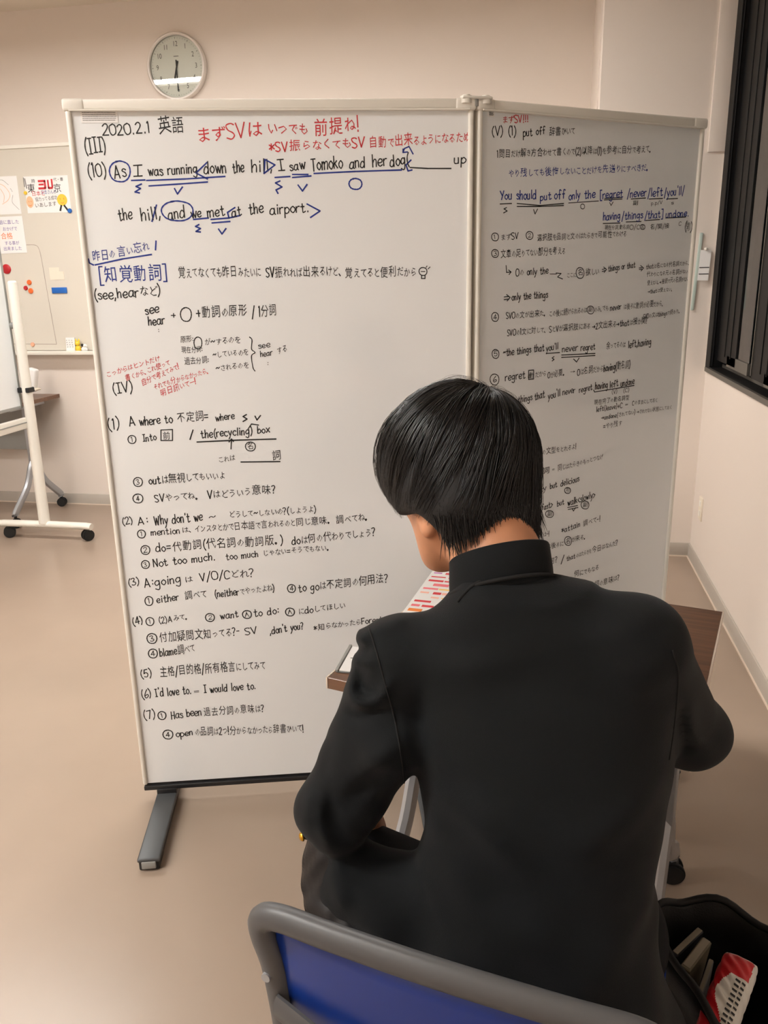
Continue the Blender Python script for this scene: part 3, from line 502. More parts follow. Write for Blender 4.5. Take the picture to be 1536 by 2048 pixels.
T2=[
('T','r',[0.0696,1.8015,0.1452,1.8092,0.0166],'まずSV!!!'),
('T','k',[0.0403,1.7723,0.111,1.7771,0.0199],'(V) (1)'),
('T','k',[0.1316,1.776,0.1972,1.7851,0.018],'put off'),
('T','k',[0.2095,1.7812,0.2882,1.7888,0.0172],'辞書ひいて'),
('T','k',[0.0572,1.7253,0.5462,1.7584,0.0164],'1問目だけ解き方合わせて書くので(2)以降は(1)を参考に自分で考えて。'),
('T','b',[0.0919,1.6813,0.5419,1.7125,0.0178],'やり残しても後悔しないことだけを先送りにすべきだ。'),
('T','b',[0.0683,1.6288,0.1022,1.6319,0.0196],'You'),
('T','b',[0.1172,1.6311,0.1762,1.6348,0.021],'should'),
('T','b',[0.1887,1.6304,0.2227,1.6336,0.0178],'put'),
('T','b',[0.2321,1.6338,0.2667,1.637,0.0227],'off'),
('T','b',[0.278,1.6336,0.3147,1.6393,0.0193],'only'),
('T','b',[0.3278,1.6384,0.3637,1.6417,0.0206],'the'),
('T','b',[0.3805,1.6384,0.4559,1.6451,0.0197],'[regret'),
('T','b',[0.4716,1.643,0.5372,1.6496,0.02],'/never'),
('T','b',[0.5428,1.6472,0.5959,1.6524,0.0215],'/left'),
('T','b',[0.6015,1.6499,0.6741,1.6569,0.0217],"/you'll/"),
('P','k',0.00232,[0.0686,1.6196,0.1026,1.6215]),
('P','k',0.00234,[0.119,1.6218,0.1892,1.6185,0.2626,1.6248]),
('P','k',0.00234,[0.1192,1.6148,0.1893,1.6162,0.2628,1.62]),
('P','k',0.00193,[0.2784,1.6264,0.3758,1.6334]),
('P','k',0.00222,[0.394,1.6363,0.4546,1.6401]),
('P','k',0.00221,[0.3954,1.64,0.4543,1.6439]),
('P','k',0.00225,[0.4856,1.6408,0.5359,1.6445]),
('P','k',0.00228,[0.5485,1.6423,0.5967,1.6447]),
('P','k',0.0023,[0.6112,1.6438,0.6513,1.646]),
('P','k',0.0021,[0.088,1.6119,0.0807,1.6082,0.0897,1.6037,0.0794,1.5989]),
('P','k',0.00213,[0.1696,1.6087,0.1746,1.5981,0.1818,1.6101]),
('P','k',0.00195,[0.3211,1.6245,0.3236,1.6249,0.3263,1.6244,0.3285,1.6233,0.3299,1.6213,0.3305,1.6188,0.3302,1.6165,0.3289,1.6143,0.3267,1.613,0.324,1.6129,0.3215,1.6134,0.3195,1.6147,0.3181,1.617,0.3175,1.6194,0.3181,1.6218,0.3198,1.6237,0.3222,1.6246]),
('P','k',0.00198,[0.4129,1.6305,0.4185,1.6232,0.4246,1.632]),
('T','k',[0.4921,1.6259,0.5111,1.6276,0.0101],'副'),
('T','k',[0.5571,1.6272,0.5963,1.6306,0.0089],'p.p/V'),
('T','k',[0.6291,1.63,0.6381,1.6315,0.009],'s'),
('T','b',[0.3943,1.5854,0.4517,1.5912,0.0188],'having'),
('T','b',[0.4572,1.5875,0.5301,1.5935,0.019],'/things'),
('T','b',[0.5374,1.5911,0.6016,1.5959,0.0193],'/that]'),
('T','b',[0.6126,1.596,0.6973,1.6012,0.0182],'undone.'),
('P','k',0.00225,[0.3949,1.5779,0.4526,1.5798]),
('P','k',0.00228,[0.4732,1.5826,0.5256,1.5845]),
('P','k',0.00231,[0.5413,1.5873,0.5913,1.5905]),
('P','k',0.00234,[0.6127,1.5947,0.6864,1.5984]),
('T','k',[0.4011,1.5616,0.4851,1.5649,0.0101],'現在分詞.動名詞'),
('T','k',[0.4869,1.5636,0.522,1.5652,0.0115],'O/C'),
('P','k',0.00193,[0.5279,1.5764,0.5314,1.5769,0.535,1.5763,0.5381,1.5751,0.54,1.573,0.5408,1.5704,0.5404,1.5679,0.5387,1.5657,0.5358,1.5643,0.5321,1.5642,0.5287,1.5648,0.5259,1.5662,0.524,1.5686,0.5232,1.5711,0.524,1.5736,0.5263,1.5757,0.5295,1.5766]),
('T','k',[0.5255,1.5653,0.538,1.5654,0.009],'名'),
('T','k',[0.5596,1.5643,0.6283,1.5688,0.0117],'名/関/接'),
('T','k',[0.6629,1.5744,0.6721,1.5758,0.0105],'C'),
('T','k',[0.6849,1.5614,0.7151,1.5629,0.0239],'( )'),
('T','k',[0.6925,1.5773,0.7058,1.5775,0.0093],'pp'),
('T','k',[0.6925,1.5614,0.7075,1.5629,0.0106],'形'),
('P','k',0.00212,[0.0512,1.5511,0.0552,1.5516,0.0595,1.5508,0.0629,1.5491,0.065,1.5459,0.0658,1.5421,0.0652,1.5385,0.063,1.5351,0.0595,1.5332,0.0552,1.5331,0.0513,1.5339,0.0482,1.536,0.046,1.5395,0.0453,1.5433,0.0464,1.5469,0.0492,1.55,0.0531,1.5513]),
('T','k',[0.0529,1.5363,0.0573,1.5375,0.0106],'1'),
('T','k',[0.0723,1.5329,0.1248,1.539,0.0155],'まずSV'),
('P','k',0.00217,[0.1549,1.5554,0.1591,1.556,0.1635,1.5551,0.1671,1.5533,0.1694,1.5501,0.1702,1.5462,0.1696,1.5425,0.1674,1.5391,0.1637,1.5372,0.1593,1.537,0.1552,1.5379,0.1519,1.54,0.1497,1.5436,0.1489,1.5474,0.1499,1.5512,0.1528,1.5542,0.1568,1.5556]),
('T','k',[0.1553,1.5416,0.1645,1.5428,0.0096],'2'),
('T','k',[0.1835,1.5332,0.4762,1.5456,0.0149],'選択肢を品詞と文のはたらきで可能性でわける'),
('P','k',0.00215,[0.0521,1.512,0.0562,1.5126,0.0604,1.5117,0.0639,1.5099,0.066,1.5067,0.0668,1.5029,0.0662,1.4992,0.064,1.4958,0.0604,1.4939,0.0561,1.4938,0.0522,1.4947,0.049,1.4969,0.0469,1.5004,0.0462,1.5042,0.0473,1.5079,0.0501,1.5109,0.054,1.5122]),
('T','k',[0.0523,1.4971,0.0612,1.4983,0.0107],'3'),
('T','k',[0.0733,1.4923,0.2741,1.5012,0.0171],'文章の足りてない部分を考える'),
('P','k',0.00218,[0.0904,1.474,0.0924,1.457,0.1045,1.4581]),
('P','k',0.00219,[0.0983,1.463,0.106,1.4581,0.1001,1.452]),
('T','k',[0.1201,1.4481,0.2218,1.4529,0.0173],'Oの only the'),
('P','k',0.00175,[0.2282,1.4516,0.2492,1.4513]),
('P','k',0.00226,[0.2474,1.4538,0.2637,1.4524,0.2528,1.4437,0.2693,1.4384]),
('T','k',[0.2823,1.4407,0.3135,1.4428,0.0127],'ここに'),
('P','k',0.0023,[0.3198,1.466,0.325,1.4668,0.3305,1.4654,0.335,1.4628,0.3379,1.4581,0.3392,1.4524,0.3386,1.447,0.336,1.4421,0.3315,1.4393,0.3261,1.4392,0.3209,1.4405,0.3168,1.4437,0.3139,1.449,0.3127,1.4546,0.3139,1.46,0.3173,1.4644,0.3222,1.4663]),
('T','k',[0.3182,1.4466,0.3365,1.4476,0.014],'名'),
('T','k',[0.345,1.4449,0.3888,1.4482,0.0167],'欲しい'),
('P','k',0.00207,[0.3999,1.4609,0.4117,1.4634]),
('P','k',0.00207,[0.4003,1.4558,0.4121,1.4582]),
('P','k',0.00207,[0.4046,1.4674,0.4153,1.4608,0.4073,1.4531]),
('T','k',[0.4209,1.4555,0.5149,1.465,0.0157],'things or that'),
('P','k',0.00212,[0.5294,1.4635,0.5401,1.4647]),
('P','k',0.00212,[0.5298,1.4595,0.5404,1.4607]),
('P','k',0.00212,[0.5342,1.4701,0.5456,1.4633,0.5373,1.4555]),
('T','k',[0.5549,1.4606,0.7145,1.4698,0.0121],'thatは名になる代名詞だから、'),
('T','k',[0.5588,1.4392,0.7114,1.4466,0.0122],'代わりになる元の名詞がない'),
('T','k',[0.5627,1.4163,0.7157,1.4259,0.0123],'使えない。→接続で元の名詞がない'),
('T','k',[0.5666,1.3947,0.6594,1.3994,0.0109],'→thatは使えない。'),
('P','k',0.00223,[0.0864,1.3971,0.1002,1.3979]),
('P','k',0.00223,[0.0866,1.3909,0.1004,1.3917]),
('P','k',0.00223,[0.0939,1.403,0.1049,1.3954,0.0959,1.3869]),
('T','k',[0.1097,1.3878,0.223,1.3924,0.0176],'only the things'),
('P','k',0.00224,[0.0556,1.3589,0.0598,1.3594,0.0641,1.3582,0.0677,1.356,0.0699,1.3522,0.0707,1.3476,0.07,1.3433,0.0678,1.3395,0.0642,1.3373,0.0598,1.3373,0.0558,1.3385,0.0525,1.3411,0.0504,1.3454,0.0496,1.3499,0.0507,1.3542,0.0536,1.3576,0.0575,1.359]),
('T','k',[0.0559,1.3421,0.065,1.3431,0.0125],'4'),
('T','k',[0.0941,1.342,0.2203,1.3452,0.0152],'SVOの文が出来た。'),
('T','k',[0.2302,1.3423,0.3546,1.3485,0.0156],'この後に続けられるのは'),
('P','k',0.00211,[0.3621,1.366,0.3668,1.3665,0.3717,1.3654,0.3758,1.3633,0.3784,1.3597,0.3795,1.3554,0.3789,1.3513,0.3766,1.3477,0.3725,1.3457,0.3676,1.3457,0.363,1.3468,0.3593,1.3493,0.3567,1.3533,0.3557,1.3575,0.3567,1.3616,0.3599,1.3649,0.3643,1.3662]),
('T','k',[0.3596,1.351,0.3749,1.3518,0.0119],'副'),
('T','k',[0.3803,1.349,0.4286,1.3527,0.0146],'のみ、でも'),
('T','k',[0.4357,1.3512,0.4743,1.3553,0.0161],'never'),
('T','k',[0.4833,1.3537,0.6277,1.3589,0.015],'は後ろに動詞が必要だから、'),
('T','k',[0.5565,1.3254,0.6949,1.3373,0.0125],'SVOの文はthingsで終わり。'),
('T','k',[0.0984,1.2989,0.2223,1.3025,0.0154],'SVOの1文に対して、'),
('T','k',[0.2321,1.302,0.3693,1.3069,0.0158],'SとVが選択肢にある'),
('T','k',[0.3764,1.3039,0.5706,1.3125,0.0163],'→2文出来る→thatは接か関!'),
('P','k',0.0023,[0.0593,1.2657,0.0635,1.2662,0.0679,1.2649,0.0715,1.2625,0.0737,1.2586,0.0745,1.2539,0.0739,1.2495,0.0717,1.2456,0.068,1.2434,0.0635,1.2436,0.0594,1.2448,0.0562,1.2476,0.054,1.252,0.0532,1.2566,0.0543,1.261,0.0572,1.2645,0.0612,1.2658]),
('T','k',[0.0596,1.2486,0.0688,1.2493,0.0128],'5'),
('T','k',[0.0874,1.2483,0.2179,1.2556,0.0182],'~the things that'),
('T','k',[0.2245,1.2526,0.2639,1.2572,0.0172],"you'll"),
('T','k',[0.2777,1.2485,0.3301,1.2497,0.0174],'never'),
('T','k',[0.3404,1.2479,0.3905,1.2493,0.0176],'regret'),
('P','k',0.00238,[0.2248,1.2473,0.2694,1.2476]),
('P','k',0.00241,[0.2765,1.2406,0.3913,1.2384]),
('P','k',0.00241,[0.2768,1.2339,0.3916,1.2329]),
('P','k',0.0024,[0.2516,1.2379,0.2452,1.2343,0.252,1.2299,0.2456,1.2263]),
('P','k',0.00244,[0.3177,1.2275,0.3285,1.2188,0.3364,1.2292]),
('T','k',[0.4293,1.2487,0.4972,1.2507,0.0165],'余ってるのは'),
('T','k',[0.5084,1.2474,0.5931,1.2529,0.0196],'left,having'),
('P','k',0.00234,[0.0564,1.2029,0.0618,1.2033,0.0675,1.2016,0.0722,1.1987,0.0751,1.1937,0.0761,1.1879,0.0753,1.1824,0.0724,1.1776,0.0676,1.175,0.0618,1.1752,0.0565,1.1769,0.0523,1.1804,0.0494,1.1859,0.0484,1.1917,0.0499,1.1971,0.0537,1.2014,0.0589,1.203]),
('T','k',[0.058,1.1816,0.0689,1.1822,0.0156],'6'),
('T','k',[0.0955,1.1829,0.159,1.1865,0.0197],'regret'),
('T','k',[0.1671,1.1847,0.1752,1.1855,0.012],'は'),
('P','k',0.00238,[0.1696,1.2057,0.1858,1.206,0.1867,1.182,0.1705,1.1818,0.1696,1.2057]),
('T','k',[0.172,1.1844,0.185,1.1848,0.0146],'動'),
('T','k',[0.1915,1.1844,0.2275,1.1873,0.016],'だから'),
('T','k',[0.2328,1.1803,0.2912,1.1859,0.0162],'Oが必要。'),
('T','k',[0.308,1.1902,0.325,1.1905,0.0082],'→'),
('T','k',[0.3324,1.1818,0.4231,1.187,0.0179],'Oは名詞だから'),
('T','k',[0.4249,1.1869,0.5205,1.1921,0.0196],'having(動名詞)'),
('T','k',[0.1387,1.1214,0.1841,1.1259,0.0175],'things'),
('T','k',[0.1923,1.1252,0.2252,1.1295,0.019],'that'),
('T','k',[0.2371,1.1231,0.2773,1.1296,0.0192],"you'll"),
('T','k',[0.2856,1.1317,0.3283,1.1353,0.0166],'never'),
('T','k',[0.3423,1.1329,0.3874,1.1393,0.0167],'regret'),
('T','k',[0.3981,1.1385,0.4426,1.1409,0.0197],'having'),
('T','k',[0.45,1.139,0.4806,1.1425,0.0199],'left'),
('T','k',[0.4899,1.1404,0.5395,1.144,0.0186],'undone'),
('P','k',0.00253,[0.3929,1.1375,0.3968,1.1316,0.5398,1.1397]),
('T','k',[0.4585,1.1214,0.4785,1.1227,0.0114],'(V)'),
('T','k',[0.5005,1.1225,0.5226,1.1237,0.0115],'(C)'),
('T','k',[0.3975,1.095,0.5246,1.1006,0.0129],'現在完了の動名詞型'),
('T','k',[0.4061,1.0744,0.5003,1.0794,0.0144],'left(leave)+C'),
('T','k',[0.5112,1.0829,0.5223,1.0834,0.0073],'='),
('T','k',[0.5374,1.0822,0.6344,1.0846,0.0132],'Cのままにしておく'),
('T','k',[0.4258,1.0498,0.5509,1.0563,0.0131],'→undone(されてない)'),
('T','k',[0.5566,1.0558,0.692,1.0591,0.0119],'→されてない状態にしておく'),
('T','k',[0.4349,1.0231,0.5029,1.0254,0.0161],'=やり残す'),
('T','k',[0.2239,0.9701,0.3413,0.9746,0.0158],'の文型をとれるよ!'),
('T','k',[0.2246,0.9145,0.2502,0.9172,0.0159],'詞'),
('T','k',[0.2604,0.9203,0.269,0.9207,0.0087],'='),
('T','k',[0.2796,0.9166,0.4395,0.9348,0.0162],'同じはたらきのもっとつなげ'),
('T','k',[0.2149,0.8623,0.2422,0.8675,0.016],'icy'),
('T','k',[0.2559,0.8687,0.2801,0.8729,0.0161],'but'),
('T','k',[0.2925,0.8713,0.3577,0.8793,0.0178],'delicious'),
('P','k',0.00238,[0.3131,0.8652,0.3172,0.8652,0.3216,0.8638,0.3253,0.8617,0.3276,0.8584,0.3284,0.8547,0.3279,0.8514,0.3258,0.8486,0.3221,0.8472,0.3177,0.8477,0.3136,0.849,0.3103,0.8514,0.308,0.855,0.3072,0.8587,0.3082,0.862,0.311,0.8644,0.315,0.8651]),
('T','k',[0.3112,0.8512,0.3254,0.8509,0.0119],'形'),
('P','k',0.00234,[0.2134,0.8534,0.2168,0.8534,0.2203,0.8522,0.2232,0.8505,0.225,0.8478,0.2257,0.8448,0.2252,0.842,0.2235,0.8397,0.2205,0.8386,0.217,0.839,0.2137,0.8401,0.2111,0.8421,0.2093,0.8451,0.2086,0.848,0.2095,0.8507,0.2118,0.8528,0.215,0.8533]),
('T','k',[0.2001,0.806,0.2673,0.8143,0.0177],'run<fast>'),
('P','k',0.00236,[0.1954,0.7964,0.228,0.7976]),
('P','k',0.00239,[0.2514,0.8055,0.2568,0.8053,0.2626,0.8035,0.2673,0.8009,0.2703,0.7971,0.2714,0.7927,0.2707,0.7888,0.2678,0.7856,0.263,0.7841,0.2572,0.7849,0.2518,0.7865,0.2475,0.7895,0.2446,0.7938,0.2435,0.7981,0.2449,0.8019,0.2487,0.8047,0.2539,0.8053]),
('T','k',[0.2492,0.7902,0.2667,0.7891,0.012],'副'),
('T','k',[0.2831,0.8136,0.3077,0.8176,0.0164],'but'),
('T','k',[0.3206,0.8099,0.4196,0.8235,0.0197],'walk<slowly>'),
('P','k',0.00241,[0.3208,0.8053,0.3567,0.8064]),
('P','k',0.00242,[0.323,0.7991,0.3589,0.8]),
('P','k',0.00242,[0.3373,0.8001,0.3431,0.7917,0.3498,0.8013]),
('P','k',0.00244,[0.3773,0.8163,0.383,0.8163,0.3891,0.8143,0.3941,0.8114,0.3973,0.8069,0.3986,0.8019,0.3978,0.7973,0.3949,0.7934,0.3899,0.7917,0.3839,0.7924,0.3782,0.7943,0.3737,0.7976,0.3705,0.8026,0.3693,0.8075,0.3706,0.812,0.3745,0.8153,0.3799,0.8162]),
('T','k',[0.3753,0.7993,0.3937,0.7982,0.0122],'副'),
('T','k',[0.3034,0.731,0.3698,0.7408,0.0169],'*attain'),
('T','k',[0.3809,0.7391,0.4436,0.7467,0.0171],'調べて-!'),
('T','k',[0.1964,0.7267,0.2591,0.7288,0.0151],'の部分は-!'),
('T','k',[0.2276,0.6855,0.3109,0.6902,0.0153],'だから後ろに'),
('P','k',0.00248,[0.3223,0.7166,0.3272,0.7166,0.3325,0.7145,0.3369,0.7113,0.3397,0.7062,0.3408,0.7004,0.3402,0.6952,0.3377,0.6907,0.3334,0.6886,0.3282,0.6893,0.3233,0.6913,0.3193,0.6951,0.3165,0.7007,0.3154,0.7063,0.3165,0.7115,0.3199,0.7154,0.3246,0.7165]),
('T','k',[0.3197,0.6949,0.3378,0.695,0.0155],'名'),
('T','k',[0.3414,0.696,0.3946,0.6984,0.0156],'が来る。'),
('T','k',[0.2633,0.6397,0.2917,0.644,0.0171],'何?'),
('P','k',0.00281,[0.3161,0.6616,0.3066,0.6353]),
('T','k',[0.3263,0.6412,0.3572,0.6453,0.0157],'that'),
('T','k',[0.3609,0.6447,0.4164,0.6511,0.0142],'のはたらきを'),
('T','k',[0.4202,0.6505,0.517,0.66,0.0176],'今日はなんだ?'),
('T','k',[0.3277,0.5814,0.3369,0.5813,0.0127],'、'),
('T','k',[0.3571,0.584,0.4489,0.5915,0.0177],'何にでもなる'),
('T','k',[0.4355,0.5359,0.5321,0.5441,0.0182],'詞の意味は?')]
# ---------------------------------------------------------------- partition whiteboards
BR=[-1.07039, 1.84835, 0.2671, 0.93967, -0.15531, 2.10059, 0.63332, 0.72748, 0.05098, 1.84813]
def partition(x0,y0,psi,W,label,feet,left_end,stick):
    zb=BR[8]; Z=BR[9]; t=empty('partition_whiteboard',label,'whiteboard',(x0,y0,0),psi)
    th=.034
    pn=obj('board_panel',B((W/2,th/2,(zb+Z)/2),(W-.024,th-.010,Z-zb-.03)),M['board'],t)
    # shift so that the front face of the panel is at y=.0
    for v in pn.data.vertices: v.co.y-=.005
    pn['label']='glossy white writing surface'
    obj('top_rail',B((W/2,th/2-.005,Z-.009),(W-.05,th+.008,.022),bev=.004,seg=3),M['white'],t,auto=30)
    obj('rail_lip',B((W/2,th/2-.006,Z-.0215),(W-.02,th+.012,.004),bev=.001),M['white'],t)
    for sx in (0,1):
        cx=.024 if not sx else W-.024
        obj('corner_cap',B((cx-.004 if not sx else cx+.004,th/2-.005,Z-.010),(.05,th+.012,.026),bev=.006,seg=3),M['white'],t,auto=30)
        ex=.0065 if not sx else W-.0065
        obj('side_edge',B((ex,th/2-.004,(zb+Z)/2-.004),(.013,th+.006,Z-zb-.032),bev=.005,seg=3),M['white'],t,auto=40)
    obj('bottom_rail',B((W/2,th/2-.004,zb+.001),(W-.004,th+.006,.014),bev=.003),M['blackp'],t,auto=30)
    for fx in feet:
        obj('foot_post',B((fx,th/2-.004,zb-.018),(.056,.05,.032),bev=.003),M['blackp'],t,auto=30)
        f=obj('foot',B((fx,th/2-.005,.030),(.058,.60,.012),bev=.005,seg=3),M['foot'],t,auto=30)
        for sy in (-1,1):
            fe=obj('foot_end',B((fx,th/2-.005+sy*.268,.016),(.052,.06,.030),bev=.004),M['blackp'],f,auto=30)
            g=obj('adjuster',B((fx,th/2-.005+sy*.299,.018),(.036,.008,.020),bev=.002),M['greyp'],f,auto=30); g['label']='grey plastic adjuster block'
        g=obj('foot_side',B((fx,th/2-.005,.017),(.050,.54,.026),bev=.003),M['blackp'],f,auto=30)
    if stick:
        s0,z0,s1,z1=stick; st=obj('sticker',B(((s0+s1)/2,-.0006,(z0+z1)/2),(s1-s0,.0012,z1-z0)),M['paper'],t); st['label']='small white instruction sticker'
        V=[];F_=[]
        for r in range(6):
            zz=z1-.0045-r*(z1-z0-.006)/6; xx=s0+.004
            while xx<s1-.006-(0.02 if r==0 else 0):
                ww=random.uniform(.002,.008); ribbon(V,F_,[(xx,zz),(min(xx+ww,s1-.003),zz)],.0012); xx+=ww+.0012
        me=bpy.data.meshes.new('print'); me.from_pydata([(a,-.0015,b) for a,b in V],[],F_); link('fine_print',me,M['ink_g'],st)
    return t
b1=partition(BR[0],BR[1],BR[2],BR[3],'left partition whiteboard covered in black, blue and red handwriting, on dark grey feet',(.066,BR[3]-.13),True,(*(0.033,1.8015),*(0.1156,1.8314)))
write(b1,T1)
b2=partition(BR[4],BR[5],BR[6],BR[7],'right partition whiteboard angled towards the window, covered in smaller handwriting',(.13,BR[7]-.20),False,(*(0.0281,1.8143),*(0.0475,1.8329)))
write(b2,T2,.0024)
# linking clip between the two boards
t=empty('board_link','off-white plastic clip joining the tops of the two partition whiteboards','clip',(BR[4]-.004,BR[5]-.002,BR[9]-.003))
obj('clip_plate',B((0,0,.006),(.075,.030,.006),R=RZ(.45),bev=.0025),M['white'],t,auto=30)
for sx in (-1,1):
    obj('clip_knob',cyl(cyl(bmesh.new(),(sx*.022,sx*.011,-.006),(sx*.022,sx*.011,.010),.014,n=24),(sx*.022,sx*.011,.010),(sx*.022,sx*.011,.013),.009,n=20),M['white'],t,auto=40)
obj('hinge_pin',cyl(bmesh.new(),(0,-.004,-.012),(0,-.004,.004),.008,n=16),M['greyp'],t,auto=40)
# ---------------------------------------------------------------- wall clock
t=empty('wall_clock','round white wall clock with grey numerals showing half past, above the left whiteboard','clock',(-2.086,YB,2.645))
bm=bmesh.new(); R_=.178; prof=[(0,0),(R_-.004,0),(R_,-.006),(R_,-.034),(R_-.006,-.042),(R_-.014,-.042),(R_-.018,-.030),(R_-.018,-.028)]
def lathe(bm,prof,n=64,M_=None):
    rings=[]
    for r,y in prof:
        rings.append([bm.verts.new((0,y,0))] if r<1e-6 else [bm.verts.new((r*math.cos(2*PI*k/n),y,r*math.sin(2*PI*k/n))) for k in range(n)])
    for a,b in zip(rings[:-1],rings[1:]):
        for k in range(n):
            if len(a)==1: bm.faces.new((a[0],b[(k+1)%n],b[k]))
            elif len(b)==1: bm.faces.new((a[k],a[(k+1)%n],b[0]))
            else: bm.faces.new((a[k],a[(k+1)%n],b[(k+1)%n],b[k]))
    return bm
obj('rim',lathe(bm,prof),mat('clock_rim',(222,214,206),.35),t,auto=40)
obj('dial',lathe(bmesh.new(),[(0,-.0225),(R_-.018,-.0225)]),mat('clock_dial',(232,228,218),.6),t)
grey=mat('clock_print',(95,90,84),.6)
def textmesh(s,size,align='CENTER'):
    cu=bpy.data.curves.new('t','FONT'); cu.body=s; cu.size=size; cu.align_x=align; cu.align_y='CENTER'; cu.resolution_u=3
    o=bpy.data.objects.new('t',cu); COL.objects.link(o); dg=bpy.context.evaluated_depsgraph_get(); me=bpy.data.meshes.new_from_object(o.evaluated_get(dg)); bpy.data.objects.remove(o); bpy.data.curves.remove(cu); return me
def flat(me,M_): me.transform(M_); return me
UPR=Matrix.Rotation(PI/2,4,'X')
for n in range(1,13):
    a=math.radians(90-30*n); r=.118
    me=flat(textmesh(str(n),.038),Matrix.Translation((r*math.cos(a),-.0235,r*math.sin(a)))@UPR@Matrix.Diagonal((.8,1,1,1))); link('numeral',me,grey,t)
bm=bmesh.new()
for k in range(60):
    a=2*PI*k/60; l=.008 if k%5==0 else .004; box(bm,(.148*math.cos(a),-.0235,.148*math.sin(a)),(l,.001,.0022 if k%5==0 else .001),R=Matrix.Rotation(-a,3,'Y'))
obj('minute_marks',bm,grey,t)['kind']='stuff'
obj('maker_mark',B((0,-.0235,.055),(.03,.001,.003)),grey,t)
hb=mat('clock_hand',(40,36,32),.5)
def hand(ang,l,w_,y,back=.03):
    a=math.radians(90-ang); R2=Matrix.Rotation(-a,3,'Y'); return B(R2@Vector(((l-back)/2,y,0)),(l+back,.002,w_),R=R2)
obj('hour_hand',hand(195,.085,.009,-.026),hb,t); obj('minute_hand',hand(180,.125,.006,-.029,.035),hb,t)
cg=glass.copy(); cg.name='clock_glass'; cg.node_tree.nodes['Fresnel'].inputs[0].default_value=1.45
obj('glass_cover',lathe(bmesh.new(),[(0,-.0345),(R_-.016,-.0335)]),cg,t,True)
# ---------------------------------------------------------------- wall-mounted whiteboard with what hangs on it
WBX0,WBX1,WBZ0,WBZ1=-4.9,-2.2,1.045,2.262
t=empty('wall_whiteboard','large cream wall whiteboard on the back wall behind the left partition','whiteboard',((WBX0+WBX1)/2,YB,WBZ0))
wb=t; ox=(WBX0+WBX1)/2
obj('board_panel',B((0,-.012,(WBZ1-WBZ0)/2),(WBX1-WBX0,.02,WBZ1-WBZ0)),mat('cream_board',(216,210,198),.25),t)
obj('top_rail',B((0,-.016,WBZ1-WBZ0+.008),(WBX1-WBX0+.03,.03,.022),bev=.004),M['white'],t,auto=30)
obj('side_rail',B((WBX1-ox+.008,-.014,(WBZ1-WBZ0)/2),(.02,.028,WBZ1-WBZ0),bev=.003),M['white'],t,auto=30)
obj('side_rail',B((WBX0-ox-.008,-.014,(WBZ1-WBZ0)/2),(.02,.028,WBZ1-WBZ0),bev=.003),M['white'],t,auto=30)
obj('pen_tray',B((0,-.045,-.018),(WBX1-WBX0+.03,.09,.014),bev=.004),M['white'],t,auto=30)
obj('tray_lip',B((0,-.088,-.008),(WBX1-WBX0+.03,.006,.018),bev=.002),M['white'],t,auto=30)
V=[];F_=[]
for pts in ([(-3.19,1.70),(-3.13,1.697),(-3.108,1.675),(-3.098,1.60),(-3.085,1.35),(-3.07,1.083)],[(-3.45,1.087),(-3.07,1.083)]):
    ribbon(V,F_,[tuple(q) for q in catmull([(a-ox,b-WBZ0) for a,b in pts],6)],.003)
me=bpy.data.meshes.new('line'); me.from_pydata([(a,-.0226,b) for a,b in V],[],F_); link('marker_line',me,mat('faded_marker',(150,135,125),.6),t)
YP_=YB-.0225
def sheet(name,label,cat,x0,x1,z0,z1,m,rot=0,group=None,y=YP_-.0006):
    o=obj(name,B((0,0,0),(x1-x0,.0008,z1-z0),R=Matrix.Rotation(rot,3,'Y')),m); o.location=((x0+x1)/2,y,(z0+z1)/2); return tag(o,label,cat,group)
def strokes(parent,polys,w_,m,y=-.0008,name='drawing',sm=True):
    V=[];F_=[]
    for p in polys:
        q=[tuple(a) for a in catmull(p,5)] if sm and len(p)>2 else p
        ribbon(V,F_,q,w_)
    me=bpy.data.meshes.new(name); me.from_pydata([(a,y,b) for a,b in V],[],F_); return link(name,me,m,parent)
def label_text(parent,s,x,z,size,m,y=-.001,rot=0,name='lettering',sx=1):
    me=flat(textmesh(s,size),Matrix.Translation((x,y,z))@Matrix.Rotation(-rot,4,'Y')@UPR@Matrix.Diagonal((sx,1,1,1))); return link(name,me,m,parent)
p=sheet('paper_sheet','white drawing with faint orange pencil lines at the top left of the wall board','paper',-3.40,-3.195,1.885,2.106,M['paper'])
strokes(p,[[(-.09,.03),(-.05,.07),(0,.06),(.03,.03),(.04,0),(.02,-.03),(-.02,-.05)],[(-.06,.05),(-.04,.02),(-.05,-.02)],[(-.02,.04),(0,.0),(-.01,-.04)]],.003,mat('orange_pencil',(235,190,150),.7))
strokes(p,[[(-.04,.085),(0,.09),(.04,.06)],[(.05,.04),(.06,.02)],[(.06,.0),(.05,-.04),(.075,-.07),(.09,-.085)]],.002,M['ink_g'])
p=sheet('poster','landscape handwritten poster with red logo and yellow round figure at its corner','poster',-3.15,-2.852,1.885,2.098,M['paper'],.01)
label_text(p,'東',-.105,.035,.055,M['ink_k']); label_text(p,'京',.072,.03,.055,M['ink_k'])
bm=bmesh.new()
for c_,s_ in (((-.028,0,.078),(.05,.001,.012)),((-.008,0,.058),(.012,.001,.045)),((-.034,0,.058),(.034,.001,.010)),((-.030,0,.036),(.05,.001,.012)),((.014,0,.058),(.010,.001,.05)),((.026,0,.036),(.030,.001,.012)),((.040,0,.062),(.011,.001,.05))): box(bm,(c_[0],-.0012,c_[2]),s_)
o=obj('logo',bm,M['ink_r'],p); o['label']='red block-letter logo'
label_text(p,'時',-.085,.078,.026,M['ink_k']); label_text(p,'代・書',.085,.082,.022,M['ink_k'])
label_text(p,'日本と',-.06,.006,.032,M['ink_r']); label_text(p,'日吉さんの',.01,.012,.026,M['ink_b'],sx=.8)
